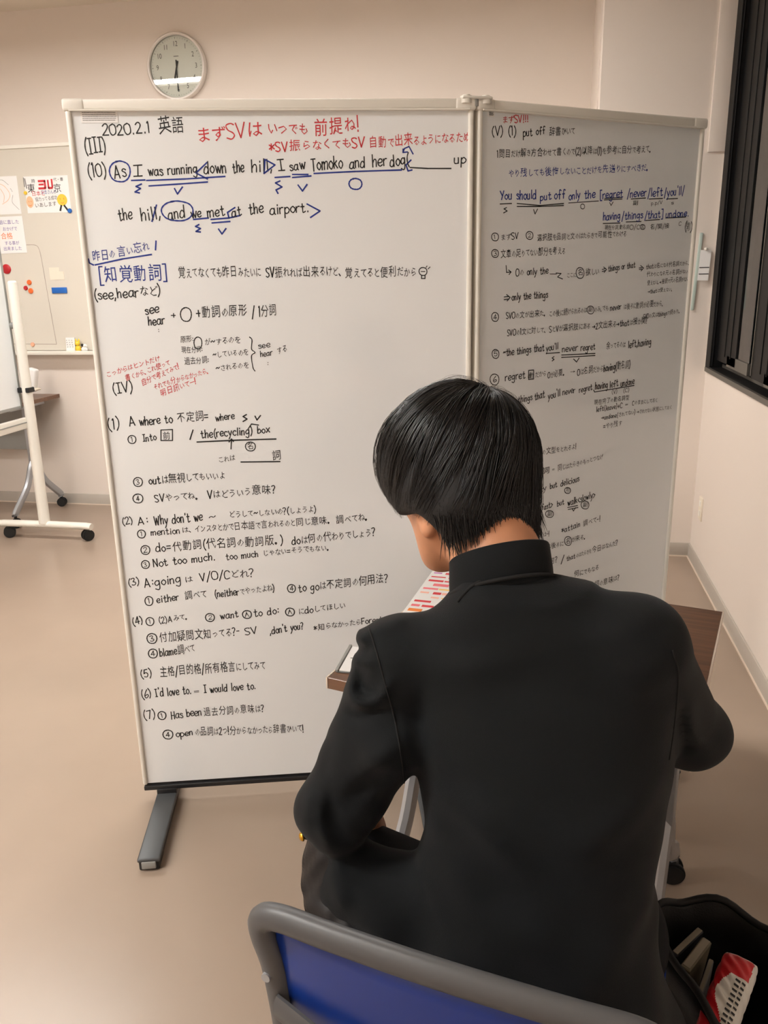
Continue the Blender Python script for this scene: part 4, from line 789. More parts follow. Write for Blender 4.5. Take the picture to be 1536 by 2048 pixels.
label_text(p,'協力ってる成功',-.012,-.025,.027,M['ink_k'],sx=.8,rot=.05); label_text(p,'いあします',-.02,-.06,.030,M['ink_k'],rot=.05)
bm=bmesh.new(); 
def disc(bm,x,z,rx,rz,y,n=24):
    vs=[bm.verts.new((x+rx*math.cos(2*PI*k/n),y,z-rz*math.sin(2*PI*k/n))) for k in range(n)]; bm.faces.new(vs[::-1]); return bm
o=obj('figure',disc(bmesh.new(),.095,-.035,.034,.034,-.0012),mat('yellow_marker',(238,200,70),.7),p); o['label']='yellow round figure'
obj('figure',disc(bmesh.new(),-.125,-.04,.024,.034,-.0012),mat('peach_marker',(232,190,150),.7),p)
strokes(p,[[(.085,-.068),(.075,-.095)],[(.105,-.068),(.125,-.095)]],.011,M['ink_k'],-.0014,sm=False)
strokes(p,[[(.082,-.025),(.084,-.033)],[(.106,-.025),(.108,-.033)],[(.086,-.050),(.095,-.054),(.104,-.05)],[(-.133,-.035),(-.13,-.04)],[(-.118,-.035),(-.115,-.04)],[(-.135,-.058),(-.125,-.062),(-.116,-.057)]],.003,M['ink_o'],-.0016)
strokes(p,[[(-.148,.1),(-.148,.05)],[(-.14,.095),(-.135,.04)]],.006,M['ink_g'],-.0011,sm=False)
p=sheet('paper_sheet','white sheet with purple lines and an orange word, hanging below the faint drawing','paper',-3.385,-3.192,1.652,1.872,M['paper'],-.01,y=YP_-.0016)
for s_,z_,m_,h_ in (('皆に直した','.075','ink_p',.028),('おかげで','.035','ink_p',.026),('合格','-.008','ink_o',.042),('する事が','-.05','ink_p',.026),('出来ました','-.083','ink_p',.026)):
    label_text(p,s_,.0 if h_<.04 else -.03,float(z_),h_,M[m_])
def magnet(x,z,r,m,label,y=YP_):
    o=obj('round_magnet',lathe(bmesh.new(),[(0,0),(r,0),(r,-.005),(r*.8,-.009),(0,-.010)],24),m,None,auto=40); o.location=(x,y,z); return tag(o,label,'magnet')
mo=mat('orange_magnet',(236,110,50),.35); mr=mat('red_magnet',(180,30,40),.35); mb=mat('blue_magnet',(20,100,190),.35); my=mat('yellow_magnet',(240,205,60),.35)
magnet(-3.205,1.472,.016,mo,'orange round magnet, uppermost of the trio on the wall board')
magnet(-3.235,1.438,.014,mr,'dark red round magnet in the trio on the wall board')
magnet(-3.202,1.420,.017,mo,'orange round magnet, lowest of the trio on the wall board')
magnet(-3.352,1.557,.030,mr,'large red round magnet beside the mobile whiteboard edge')
magnet(-2.862,1.892,.014,mb,'small blue round magnet at the poster\'s lower right corner',YP_-.0014)
magnet(-3.147,2.005,.011,my,'small yellow round magnet on the left edge of the poster',YP_-.0014)
magnet(-3.240,1.082,.014,mat('peach_magnet',(230,170,140),.4),'peach round magnet on the pencil line just above the tray')
o=obj('bar_magnet',B((0,-.004,0),(.104,.008,.036),bev=.002),mb,None,auto=30); o.location=(-2.999,YP_,1.42); tag(o,'rectangular blue bar magnet on the wall board','magnet')
for i,(x,z) in enumerate(((-3.02,1.545),(-3.005,1.51))):
    o=obj('memo_slip',B((0,0,0),(.07 if i==0 else .10,.0008,.03 if i==0 else .05)),M['paperw']); o.location=(x,YP_-.0006-i*.001,z)
    tag(o,('small pale memo slip, upper one above the blue bar magnet','larger pale memo slip just above the blue bar magnet')[i],'paper')
# things on the tray
TZ=WBZ0-.011
o=obj('calendar_card',B((0,0,.045),(.062,.012,.09),R=Matrix.Rotation(-.12,3,'X'),bev=.001),M['paper']); o.location=(-2.955,YB-.045,TZ+.002); tag(o,'small white desk card with rows of dots standing on the pen tray','card')
bm=bmesh.new()
for i in range(3):
    for j in range(5): box(bm,(-.018+i*.018,-.0135+(.075-j*.0145)*.12-.003,.018+j*.014),(.006,.002,.003))
obj('dots',bm,M['ink_g'],o)['kind']='stuff'
t=empty('toy_figurine','tiny yellow and brown toy animal standing on the pen tray','toy',(-2.905,YB-.045,TZ))
def ball(bm,c,r,sc_=(1,1,1)): bmesh.ops.create_uvsphere(bm,u_segments=16,v_segments=10,radius=r,matrix=Matrix.Translation(c)@Matrix.Diagonal((*sc_,1))); return bm
obj('body',ball(bmesh.new(),(0,0,.022),.020,(1,.9,1.1)),my,t,True)
obj('head',ball(bmesh.new(),(0,-.003,.055),.016),my,t,True)
for s in (-1,1): obj('ear',ball(bmesh.new(),(s*.010,0,.073),.006,(1,.7,2)),my,t,True)
obj('tail',B((.022,.002,.03),(.02,.006,.01)),mat('toy_brown',(120,80,30),.5),t)
t=empty('toy_figurine','tiny white and black toy figure at the tray end beside the yellow one','toy',(-2.862,YB-.045,TZ))
obj('body',ball(bmesh.new(),(0,0,.018),.018,(1.2,.9,1)),M['paper'],t,True); obj('head',ball(bmesh.new(),(.008,-.003,.040),.012),M['paper'],t,True)
obj('cap',ball(bmesh.new(),(-.010,-.004,.045),.009),M['blackp'],t,True)
# ---------------------------------------------------------------- key-tag and acrylic strip on the column
t=empty('hanging_tag','white paper tag with two black lines hanging on a hook beside the window','tag',(.782,YC-.016,1.56))
obj('hook',cyl(bmesh.new(),(0,.004,0),(0,-.02,0),.007,n=16),M['white'],t,True)
tg=obj('tag_card',B((.0,-.006,-.075),(.05,.0015,.14),R=Matrix.Rotation(.03,3,'Y')),M['paper'],t)
obj('tag_line',B((0,-.0072,-.085),(.045,.001,.004)),M['blackp'],tg); obj('tag_line',B((0,-.0072,-.115),(.045,.001,.004)),M['blackp'],tg)
acr=mat('green_acrylic',(205,220,212),.3,trans=.2)
o=obj('acrylic_strip',B((0,0,0),(.016,.006,.36),R=Matrix.Rotation(.04,3,'Y'),bev=.003),acr,None,auto=30); o.location=(.752,YC-.008,1.455); tag(o,'translucent greenish acrylic strip hanging beside the paper tag','strip')
# ---------------------------------------------------------------- casters
def caster(parent,x,y,z_top,r=.032,name='caster',ang=0):
    e=obj(name,cyl(bmesh.new(),(x,y,r+.02),(x,y,z_top),.009,n=12),M['blackp'],parent,auto=40)
    c,s=math.cos(ang),math.sin(ang)
    for k in (-1,1):
        dx,dy=-s*.014*k,c*.014*k
        bm=cyl(bmesh.new(),(x+dx*.35,y+dy*.35,r),(x+dx*1.6,y+dy*1.6,r),r,n=28)
        bmesh.ops.bevel(bm,geom=[q for q in bm.edges if len(q.link_faces)==2 and abs(q.link_faces[0].normal.dot(q.link_faces[1].normal))<.3],offset=.005,segments=2,affect='EDGES')
        obj('wheel',bm,M['rubber'],e,auto=40)
    obj('hood',B((x,y,r+.018),(.03,.03,.026),bev=.008,seg=3),M['blackp'],e,auto=40)
    return e
# ---------------------------------------------------------------- mobile whiteboard at left
t=empty('mobile_whiteboard','white wheeled whiteboard stand cut off by the left edge of the photo','whiteboard',(-2.838,3.5,0))
FY=.63
for fy in (FY,-FY):
    bm=tube(bmesh.new(),[(-.30,fy,.084),(-.27,fy,.088),(0,fy,.091),(.27,fy,.088),(.305,fy,.084)],.026,.020,16)
    obj('foot_bar',bm,M['white'],t,auto=50)
    obj('post',tube(bmesh.new(),[(0.005,fy,.10),(.01,fy,.7),(.012,fy,1.47)],[.030,.026,.024],[.036,.034,.03],16,up=(0,1,0)),M['white'],t,auto=50)
    obj('post_cap',cyl(bmesh.new(),(.012,fy,1.47),(.012,fy,1.478),.024,.018,n=16),M['white'],t,auto=40)
    for cx,a in ((-.235,.6),(.275,.9)): caster(t,cx,fy,.085,.034,ang=a)
obj('crossbar',B((-.012,0,.70),(.03,2*FY-.03,.062),bev=.006),M['white'],t,auto=30)
obj('crossbar_groove',B((.0045,0,.705),(.003,2*FY-.07,.006)),M['greyp'],t)
bp_=obj('board_panel',B((-.045,0,1.24),(.022,2*FY-.02,.89)),M['board'],t)
obj('panel_frame',B((-.045,0,.788),(.028,2*FY,.018),bev=.003),M['greyp'],t); obj('panel_frame',B((-.045,0,1.692),(.028,2*FY,.018),bev=.003),M['greyp'],t)
for s in (-1,1): obj('panel_frame',B((-.045,s*(FY-.005),1.24),(.028,.018,.91),bev=.003),M['greyp'],t)
for s in (-1,1): 
    obj('pivot',cyl(bmesh.new(),(-.03,s*FY,1.24),(.0,s*FY,1.24),.018,n=16),M['greyp'],t)
    obj('clamp',B((.005,s*FY,.885),(.07,.06,.028),bev=.004),M['blackp'],t)
# ---------------------------------------------------------------- flap tables
def flap_table(name,label,loc,rz,W,D,H,th=.024,modesty=True,col_r=.0):
    """long side along x, centre at loc; T legs with splayed caster feet near each end"""
    t=empty(name,label,'table',loc,rz)
    top=obj('table_top',B((0,0,H-th/2),(W,D,th),bev=.001,seg=1),M['wood'],t)
    for s in (-1,1): bm=box(bmesh.new(),(s*(W/2+.0015),0,H-th/2+.0005),(.003,D+.002,th)); obj('edge_band',bm,M['woodedge'] if name=='student_desk' else M['wood'],top)
    for s in (-1,1):
        x=s*(W/2-.052)
        lg=obj('leg_column',B((x,0,(H-th+.30)/2),(.028,.055,H-th-.30),bev=.004),M['silver'],t,auto=30)
        obj('leg_bracket',B((x,0,H-th-.012),(.035,D*.6,.022),bev=.003),M['silver'],t,auto=30)
        for d in (-1,1):
            pts=catmull([(x,0,.37),(x,d*.035,.33),(x,d*.10,.22),(x,d*(D/2-.06),.10),(x,d*(D/2-.045),.075)],5)
            f=obj('splayed_foot',tube(bmesh.new(),pts,.016,.026,8,up=(0,0,1)),M['silver'],t,auto=40)
            caster(t,x,d*(D/2-.045),.08,.03,ang=.3*s)
    if modesty: obj('modesty_panel',B((0,.12,H-.19),(W-.2,.012,.30),bev=.002),M['greyp'],t)
    return t
flap_table('side_table','dark brown laminate table on silver wheeled legs behind the mobile whiteboard',(-3.85,4.565,0),0,1.5,.60,.76)
o=empty('paper_stack','crumpled white papers lying on the back table beside the mobile whiteboard','paper',(-3.50,4.63,.7625))
for k in range(4):
    bm=bmesh.new(); bmesh.ops.create_grid(bm,x_segments=10,y_segments=8,size=.5); 
    for v in bm.verts: v.co=Vector((v.co.x*.20,v.co.y*.28,.004+k*.012+.012*math.sin(v.co.x*9+k)*math.cos(v.co.y*7+k*2)+ (.10*max(0,v.co.x*1.3)**2*k/1.5)))
    bmesh.ops.rotate(bm,matrix=RZ(.2*k-.2),verts=bm.verts); q=obj('sheet',bm,M['paper'],o,True); md=q.modifiers.new('s','SOLIDIFY'); md.thickness=.001
o=empty('white_bundle','upright white paper bundle tied and standing on the back table','paper',tuple((-3.1837,4.72,0.7849)))
obj('bundle_paper',B((0,0,.085),(.06,.05,.15),R=Matrix.Rotation(.25,3,'Y'),bev=.012,seg=3),M['paper'],o,auto=40)
obj('bundle_band',B((.004,0,.03),(.066,.056,.012),R=Matrix.Rotation(.25,3,'Y'),bev=.003),M['paperw'],o,auto=40)
o=empty('plastic_bag','crumpled black plastic bag on the front edge of the back table','bag',(-3.36,4.37,.7612))
bm=bmesh.new(); bmesh.ops.create_icosphere(bm,subdivisions=4,radius=1)
for v in bm.verts:
    n_=1+.10*math.sin(v.co.x*9+v.co.y*4)+.08*math.sin(v.co.y*13-v.co.z*7)+.05*math.sin(v.co.x*21+v.co.z*17); v.co=Vector((v.co.x*.17*n_,v.co.y*.085*n_,max(0,(v.co.z+.75))*.033*n_))
obj('bag_body',bm,mat('black_polythene',(14,14,15),.25,spec=.6,bump=(40,.6)),o,True)
# ---------------------------------------------------------------- student's desk and what lies on it
DK=(0.0292,1.578); DR=-math.radians(15.66)
flap_table('student_desk','brown laminate study desk with white edge band in the corner of the two partitions',(DK[0],DK[1],0),DR,.66,.64,.71)
def rbox(name,label,cat,p0,p1,width,z,th,m,side=1,bev=.001):
    """flat item whose left edge runs p0->p1 (front to back), lying at height z"""
    p0=Vector(p0[:2]);p1=Vector(p1[:2]);d=(p1-p0); L=d.length; a=math.atan2(d.y,d.x)-PI/2; n=Vector((math.cos(a),math.sin(a)))*width/2*side; c=(p0+p1)/2+n
    t=empty(name,label,cat,(c.x,c.y,z),a); return t,width,L
q0=(-0.2816,1.6392,0.72); q1=(-0.244,1.9496,0.72)
t,w_,l_=rbox('magazine','open magazine with red and pink print lying on the desk against the partition','magazine',q0,q1,.21,.7115,.012,None)
obj('pages',B((0,0,.005),(w_,l_,.010),bev=.001),M['paper'],t)
cols=[(220,50,60),(240,120,130),(250,190,170),(245,140,60),(120,170,60),(190,90,180),(250,210,120),(200,30,50)]
ms=[mat('print_colour_%d'%i if False else 'print_colour',c_,.5) for i,c_ in enumerate(cols)]
pr=bmesh.new(); faces=[]
rr=random.Random(3)
bms=[bmesh.new() for _ in cols]
for r in range(11):
    yy=-l_/2+.02+r*(l_-.04)/10; xx=-w_/2+.008
    while xx<w_/2-.03:
        ww=rr.uniform(.012,.04); hh=rr.uniform(.004,.016); k=rr.choice([0,0,1,1,2,2,3,4,5,6,7])
        if rr.random()<.8: box(bms[k],(xx+ww/2,yy,.0103),(ww,hh,.0006))
        xx+=ww+rr.uniform(.002,.012)
for k,bm in enumerate(bms): obj('printed_block',bm,ms[k],t)['kind']='stuff'
t,w_,l_=rbox('folder_sheet','white sheet in a clear folder on the left front corner of the desk','folder',(-0.3325,1.3553,0.712),(-0.3568,1.4085,0.712),.2,.711,.003,None)
t.location=Vector((-0.3089,1.4364,0.7115)); t.rotation_euler.z=DR+.25
obj('sheet',B((.03,0.0,.002),(.155,.108,.002)),M['paper'],t)
obj('clear_cover',B((.03,0,.0002),(.165,.115,.001)),mat('clear_film',(210,215,215),.1,trans=.8),t)
obj('spine',B((-.052,0,.003),(.006,.115,.005),bev=.001),M['greyp'],t)
bm=bmesh.new()
for k in range(5): box(bm,(-.035+k*.011,.0,.0037),(.006,.003,.0004))
obj('print_dots',bm,M['ink_g'],t)['kind']='stuff'
# ---------------------------------------------------------------- chair
t=empty('student_chair','grey framed chair with glossy blue plastic back in the foreground','chair',(-.068,.662,0),-math.radians(12.4)); ch=t
def cb_(x,z): return -.012*(1-(x/.21)**2)+(-.035)*(z-.44)/.34+.02
pts=[(-.195,.40),(-.198,.50),(-.200,.62),(-.204,.70),(-.214,.745),(-.210,.768),(-.185,.780),(-.12,.783),(0,.785),(.12,.783),(.185,.780),(.210,.768),(.214,.745),(.204,.70),(.200,.62),(.198,.50),(.195,.40)]
path=catmull([(x,cb_(x,z),z) for x,z in pts],5)
obj('back_frame',tube(bmesh.new(),path,.016,.013,14,up=(0,1,0)),M['chairgrey'],t,auto=60)
bm=bmesh.new(); NX,NZ=24,12; vs={}
for i in range(NX+1):
    for j in range(NZ+1):
        x=-.197+.394*i/NX; z=.475+.30*j/NZ; vs[i,j]=bm.verts.new((x,cb_(x,z)+.004-.010*(1-(x/.2)**2)-.006*math.sin(PI*j/NZ),z))
for i in range(NX):
    for j in range(NZ): bm.faces.new((vs[i,j],vs[i+1,j],vs[i+1,j+1],vs[i,j+1]))
bp_=obj('back_panel',bm,M['blue'],t,True); sm=bp_.modifiers.new('s','SOLIDIFY'); sm.thickness=.006; bp_['label']='glossy blue plastic back panel'
obj('back_brace',tube(bmesh.new(),catmull([(-.198,cb_(-.198,.66)-.014,.655),(-.10,cb_(0,.64)-.026,.642),(0,cb_(0,.63)-.030,.636),(.10,cb_(0,.64)-.026,.642),(.198,cb_(.198,.66)-.014,.655)],6),.006,.018,10,up=(0,0,1)),M['chairgrey'],t,auto=50)
for s in (-1,1):
    for zz in (.695,):
        obj('screw',cyl(bmesh.new(),(s*.207,cb_(.2,zz)-.010,zz),(s*.207,cb_(.2,zz)-.0155,zz),.0055,n=14),M['silver'],t,auto=40)
obj('seat',B((0,.235,.435),(.41,.40,.022),bev=.010,seg=3),M['blue'],t,auto=40)
obj('seat_rim',tube(bmesh.new(),catmull([(-.195,.05,.424),(-.195,.40,.424),(-.15,.435,.424),(.15,.435,.424),(.195,.40,.424),(.195,.05,.424)],4),.010,n=10),M['chairgrey'],t,auto=50)
for s in (-1,1):
    obj('leg',tube(bmesh.new(),[(s*.19,.40,.42),(s*.21,.43,.02)],.0115,n=14),M['silver'],t,auto=50)
    obj('leg',tube(bmesh.new(),[(s*.19,.03,.42),(s*.21,-.03,.02)],.0115,n=14),M['silver'],t,auto=50)
    for yy in (.433,-.033): obj('leg_cap',cyl(bmesh.new(),(s*.2105,yy,0),(s*.2105,yy,.028),.015,.013,n=14),M['rubber'],t,auto=40)
    obj('side_rail',tube(bmesh.new(),[(s*.19,.03,.415),(s*.19,.40,.415)],.010,n=12),M['silver'],t,auto=50)
obj('stretcher',tube(bmesh.new(),[(-.205,.0,.16),(.205,.0,.16)],.008,n=12),M['silver'],t,auto=50)
# ---------------------------------------------------------------- open black bag on the floor
RIM=[(0.2184,1.1541,0.42),(0.2493,1.193,0.42),(0.2884,1.2098,0.42),(0.3437,1.205,0.42),(0.3915,1.1738,0.42),(0.4372,1.1202,0.42),(0.4423,1.0419,0.42),(0.3912,0.9363,0.42),(0.3239,0.8958,0.42),(0.2836,0.9449,0.42),(0.2576,1.0271,0.42),(0.2331,1.0965,0.42)]
rim=catmull(RIM,4,closed=True); bc=np.mean(rim,axis=0)
t=empty('black_bag','open black cloth bag standing on the floor at the lower right beside the chair','bag',(bc[0],bc[1],0))
bm=bmesh.new(); n=len(rim); rings=[]
prof=[(.80,.004),(.93,.012),(.97,.05),(1.02,.15),(1.0,.26),(1.02,.36),(1.0,.42),(.955,.415),(.94,.36),(.92,.2),(.88,.06)]
for kk,(s_,z_) in enumerate(prof):
    r_=[]
    for i,p in enumerate(rim):
        fold=.018*math.sin(i*1.1+z_*9)*math.sin(i*.37+z_*14)*(1 if kk<7 else .6)
        v=(p-bc); s2=s_+fold*1.5; zz=z_+(.008*math.sin(i*.7) if z_>.4 else 0)
        r_.append(bm.verts.new((v[0]*s2,v[1]*s2,max(zz,.003))))
    rings.append(r_)
for a,b in zip(rings[:-1],rings[1:]):
    for i in range(n): bm.faces.new((a[i],a[(i+1)%n],b[(i+1)%n],b[i]))
bm.faces.new(rings[0][::-1]); bm.faces.new(rings[-1])
bmesh.ops.recalc_face_normals(bm,faces=bm.faces)
bagm=mat('black_nylon',(20,20,21),.55,bump=(400,.3),spec=.4)
bo=obj('body',bm,bagm,t,True)
rp=[((p-bc)[0]*.985,(p-bc)[1]*.985,.424+.008*math.sin(i*.7)) for i,p in enumerate(rim)]
obj('rim_binding',tube(bmesh.new(),rp,.006,.006,8,closed=True),mat('black_webbing',(12,12,12),.7),t,auto=60)
def bagitem(name,label,cat,pa,pb,z,hgt,th,m,tilt=0):
    pa=Vector(pa);pb=Vector(pb);d=pb-pa; a=math.atan2(d.y,d.x); t=empty(name,label,cat,((pa+pb)/2)[:2]+(z-hgt/2,),a)
    t.rotation_euler.x=tilt; obj('cover',B((0,0,0),(d.length,th,hgt),bev=.0015,seg=1),m,t); obj('pages',B((0.001,0,.002),(d.length-.006,th*.7,hgt-.001)),M['bagpage'],t); return t
bagitem('notebook','worn beige notebook standing inside the black bag','notebook',(0.2488,1.0896,0.4),(0.2942,1.1556,0.4),.40,.25,.016,mat('beige_cover',(112,104,86),.6),.12)
bagitem('notebook','pale grey notebook beside the beige one inside the black bag','notebook',(0.2639,1.0293,0.4),(0.3021,1.1184,0.4),.39,.25,.008,mat('grey_cover',(120,118,118),.6),.05)
bagitem('notebook','dark grey folder at the far left inside the black bag','notebook',(0.2432,1.1292,0.39),(0.2959,1.1917,0.39),.385,.22,.012,mat('charcoal_cover',(52,52,56),.6),.1)
pa=Vector((0.3404,1.0763,0.435)); pb=Vector((0.2773,0.957,0.405)); 
t=empty('snack_packet','red and white snack packet lying at the top of the black bag','packet',tuple((pa+pb)/2)); d=pb-pa; Lp=d.length; t.rotation_euler=d.to_track_quat('X','Z').to_euler()
bm=bmesh.new(); NA,NB=130,90; ring=[]
for i in range(NA+1):
    u_=i/NA; xx=(u_-.5)*Lp; e=(1-abs(2*u_-1)**6)**.5 if 0<u_<1 else 0.05
    ring.append([bm.verts.new((xx,math.cos(2*PI*k/NB)*.026*(.75+.25*e)*(1+.03*math.sin(k*.6+i*.2)),math.sin(2*PI*k/NB)*.017*max(e,.1)*(1+.06*math.sin(k*.5+i*.35)))) for k in range(NB)])
for a,b in zip(ring[:-1],ring[1:]):
    for k in range(NB): bm.faces.new((a[k],a[(k+1)%NB],b[(k+1)%NB],b[k]))
bm.faces.new(ring[0]); bm.faces.new(ring[-1]); bmesh.ops.recalc_face_normals(bm,faces=bm.faces)
redf=mat('red_foil',(190,25,35),.3,spec=.6,bump=(60,.4)); whf=mat('white_foil',(225,222,215),.35,bump=(60,.3)); 
bm.faces.ensure_lookup_table()
for f in bm.faces:
    c_=f.calc_center_median(); u_=c_.x/Lp+.5
    red=(u_<.30 and u_>.03 and c_.y<.02) or (u_>=.30 and c_.y< -.004-.012*math.sin((u_-.3)*7))
    f.material_index=1 if red else 0
pk=obj('wrapper',bm,[whf,redf],t,True)
# illegible black print on the wrapper
V=[];F_=[]
for k in range(16):
    xx=-.02+k*.0085
    for yy,l in ((.008,.007),(.016,.005)):
        zz=.0
        b=len(V); 
        for a_,b2 in ((-.002,-l/2),(.0015,-l/2),(.003,l/2),(-.001,l/2)):
            y_=yy+b2; V.append((xx+a_,y_,.0178*math.sqrt(max(0,1-(y_/.0285)**2))+.0014))
        F_.append((b,b+1,b+2,b+3))
me=bpy.data.meshes.new('print'); me.from_pydata(V,[],F_); link('black_print',me,M['ink_k'],pk)
# ---------------------------------------------------------------- signed-distance modelling
class Vol:
    def __init__(s,lo,hi,h):
        s.lo=np.array(lo,np.float32); s.h=h; s.n=np.ceil((np.array(hi)-s.lo)/h).astype(int)+1; s.F=np.full(s.n,.08,np.float32)
        s.ax=[s.lo[i]+h*np.arange(s.n[i],dtype=np.float32) for i in range(3)]
    def add(s,fn,lo,hi,k=.02,op='u'):
        m=.04+k; a=[max(0,int((lo[i]-m-s.lo[i])/s.h)) for i in range(3)]; b=[min(s.n[i],int((hi[i]+m-s.lo[i])/s.h)+2) for i in range(3)]
        if any(b[i]<=a[i] for i in range(3)): return
        sl=tuple(slice(a[i],b[i]) for i in range(3)); X=s.ax[0][sl[0]][:,None,None];Y=s.ax[1][sl[1]][None,:,None];Z=s.ax[2][sl[2]][None,None,:]
        d=fn(X,Y,Z).astype(np.float32); F=s.F[sl]
        if op=='u': h=np.maximum(k-np.abs(F-d),0)/k; s.F[sl]=np.minimum(F,d)-h*h*k*.25
        elif op=='s': d=-d; h=np.maximum(k-np.abs(F-d),0)/k; s.F[sl]=np.maximum(F,d)+h*h*k*.25
        elif op=='disp': s.F[sl]=F+d
    def cone(s,p,q,r1,r2=None,k=.02,op='u'):
        p=np.array(p[:3],float);q=np.array(q[:3],float);r2=r1 if r2 is None else r2;d=q-p;L=d@d;R_=max(r1,r2)
        def fn(X,Y,Z):
            t=np.clip(((X-p[0])*d[0]+(Y-p[1])*d[1]+(Z-p[2])*d[2])/L,0,1)
            return np.sqrt((X-p[0]-t*d[0])**2+(Y-p[1]-t*d[1])**2+(Z-p[2]-t*d[2])**2)-(r1+(r2-r1)*t)
        s.add(fn,np.minimum(p,q)-R_,np.maximum(p,q)+R_,k,op)
    def ell(s,c,r,R=None,k=.02,op='u'):
        c=np.array(c,float);r=np.array(r,float);R=np.eye(3) if R is None else np.array(R); R_=max(r)
        def fn(X,Y,Z):
            x,y,z=X-c[0],Y-c[1],Z-c[2]
            a=(x*R[0,0]+y*R[1,0]+z*R[2,0]); b=(x*R[0,1]+y*R[1,1]+z*R[2,1]); d=(x*R[0,2]+y*R[1,2]+z*R[2,2])
            k0=np.sqrt((a/r[0])**2+(b/r[1])**2+(d/r[2])**2); k1=np.sqrt((a/r[0]**2)**2+(b/r[1]**2)**2+(d/r[2]**2)**2)+1e-9
            return k0*(k0-1)/k1
        s.add(fn,c-R_,c+R_,k,op)
    def zloft(s,rings,side,fwd,k=.03):
        """rings: (z,(cx,cy),rs,rf) ascending"""
        z=np.array([r[0] for r in rings]); cx=[r[1][0] for r in rings]; cy=[r[1][1] for r in rings]; rs=[r[2] for r in rings]; rf=[r[3] for r in rings]
        zz=np.linspace(z[0],z[-1],120)
        def sm(v):
            y=np.interp(zz,z,v); ker=np.hanning(13); ker/=ker.sum(); return np.convolve(np.pad(y,6,'edge'),ker,'valid')
        CX,CY,RS,RF=map(sm,(cx,cy,rs,rf))
        def fn(X,Y,Z):
            cx=np.interp(Z,zz,CX);cy=np.interp(Z,zz,CY);a=np.interp(Z,zz,RS);b=np.interp(Z,zz,RF)
            x=X-cx;y=Y-cy;u=(x*side[0]+y*side[1])/a;v=(x*fwd[0]+y*fwd[1])/b
            q=(np.abs(u)**2.4+np.abs(v)**2.4)**(1/2.4)
            d=(q-1)*np.minimum(a,b); return np.maximum(d,np.maximum(z[0]-Z,Z-z[-1]))
        m=max(rs+rf); s.add(fn,(min(cx)-m,min(cy)-m,z[0]),(max(cx)+m,max(cy)+m,z[-1]),k)
    def mesh(s,name,m,parent=None,smooth=2):
        F=s.F; S=F<0; n=s.n
        c=[S[i:n[0]-1+i,j:n[1]-1+j,k:n[2]-1+k] for i in (0,1) for j in (0,1) for k in (0,1)]
        al=c[0].copy(); an=c[0].copy()
        for q in c[1:]: al&=q; an|=q
        act=an&~al; I=np.argwhere(act); idx=np.full(act.shape,-1,np.int64); idx[act]=np.arange(len(I))
        off=np.array([(i,j,k) for i in (0,1) for j in (0,1) for k in (0,1)]); val=np.stack([F[I[:,0]+o[0],I[:,1]+o[1],I[:,2]+o[2]] for o in off],1)
        acc=np.zeros((len(I),3)); cnt=np.zeros(len(I))
        for a in range(8):
            for b in range(a+1,8):
                if np.abs(off[a]-off[b]).sum()!=1: continue
                va,vb=val[:,a],val[:,b]; mk=(va<0)!=(vb<0); t=np.where(mk,va/np.where(mk,va-vb,1),0)
                acc+=np.where(mk[:,None],off[a]+t[:,None]*(off[b]-off[a]),0); cnt+=mk
        P=s.lo+s.h*(I+acc/cnt[:,None]); Q=[]
        for ax in range(3):
            o=[0,0,0];o[ax]=1; A_=S[tuple(slice(0,n[i]-o[i]) for i in range(3))]; B_=S[tuple(slice(o[i],n[i]) for i in range(3))]
            E_=np.argwhere(A_!=B_); u,v=[(1,2),(2,0),(0,1)][ax]; E_=E_[(E_[:,u]>0)&(E_[:,v]>0)&(E_[:,u]<n[u]-1)&(E_[:,v]<n[v]-1)]
            if not len(E_): continue
            ins=A_[E_[:,0],E_[:,1],E_[:,2]]
            def g(du,dv): e=E_.copy(); e[:,u]-=du; e[:,v]-=dv; return idx[e[:,0],e[:,1],e[:,2]]
            q=np.stack([g(1,1),g(0,1),g(0,0),g(1,0)],1); q[~ins]=q[~ins][:,::-1]; Q.append(q)
        Q=np.concatenate(Q); Q=Q[(Q>=0).all(1)]
        for _ in range(smooth):
            s1=np.zeros_like(P);ct=np.zeros(len(P))
            for a,b in ((0,1),(1,2),(2,3),(3,0)):
                np.add.at(s1,Q[:,a],P[Q[:,b]]);np.add.at(s1,Q[:,b],P[Q[:,a]]);np.add.at(ct,Q[:,a],1);np.add.at(ct,Q[:,b],1)
            P=P+.5*(s1/np.maximum(ct,1)[:,None]-P)
        me=bpy.data.meshes.new(name); me.vertices.add(len(P)); me.vertices.foreach_set('co',P.astype(np.float32).ravel()); me.loops.add(Q.size); me.loops.foreach_set('vertex_index',Q.ravel().astype(np.int32))
        me.polygons.add(len(Q)); me.polygons.foreach_set('loop_start',np.arange(0,Q.size,4,dtype=np.int32)); me.update(calc_edges=True); me.validate()
        return link(name,me,m,parent,True),P,Q
# ---------------------------------------------------------------- the student
FT=np.array([.27,.963,0]); RT=np.array([.963,-.27,0]); UZ=np.array([0,0,1.])
V3=lambda t: np.array(t,float)
Lsh,Lel,Lwr=V3((-0.1743,1.0058,0.9401)),V3((-0.2626,0.9738,0.7072)),V3((-0.2619,1.1322,0.5963))
Rsh,Rel,Rwr=V3((0.1338,0.9552,1.0018)),V3((0.2344,1.0699,0.8216)),V3((0.0794,1.1761,0.7784))
Nb=V3((-0.0294,1.014,1.055))
Lhip,Lkn,Lan=V3((-0.0543,0.9566,0.53)),V3((-0.3257,1.18,0.475)),V3((-0.2481,1.0929,0.1))
Rhip,Rkn,Ran=V3((0.1127,0.9883,0.53)),V3((0.1014,1.3425,0.52)),V3((0.114,1.2227,0.1))
Pel=V3((0.0329,0.9528,0.52))
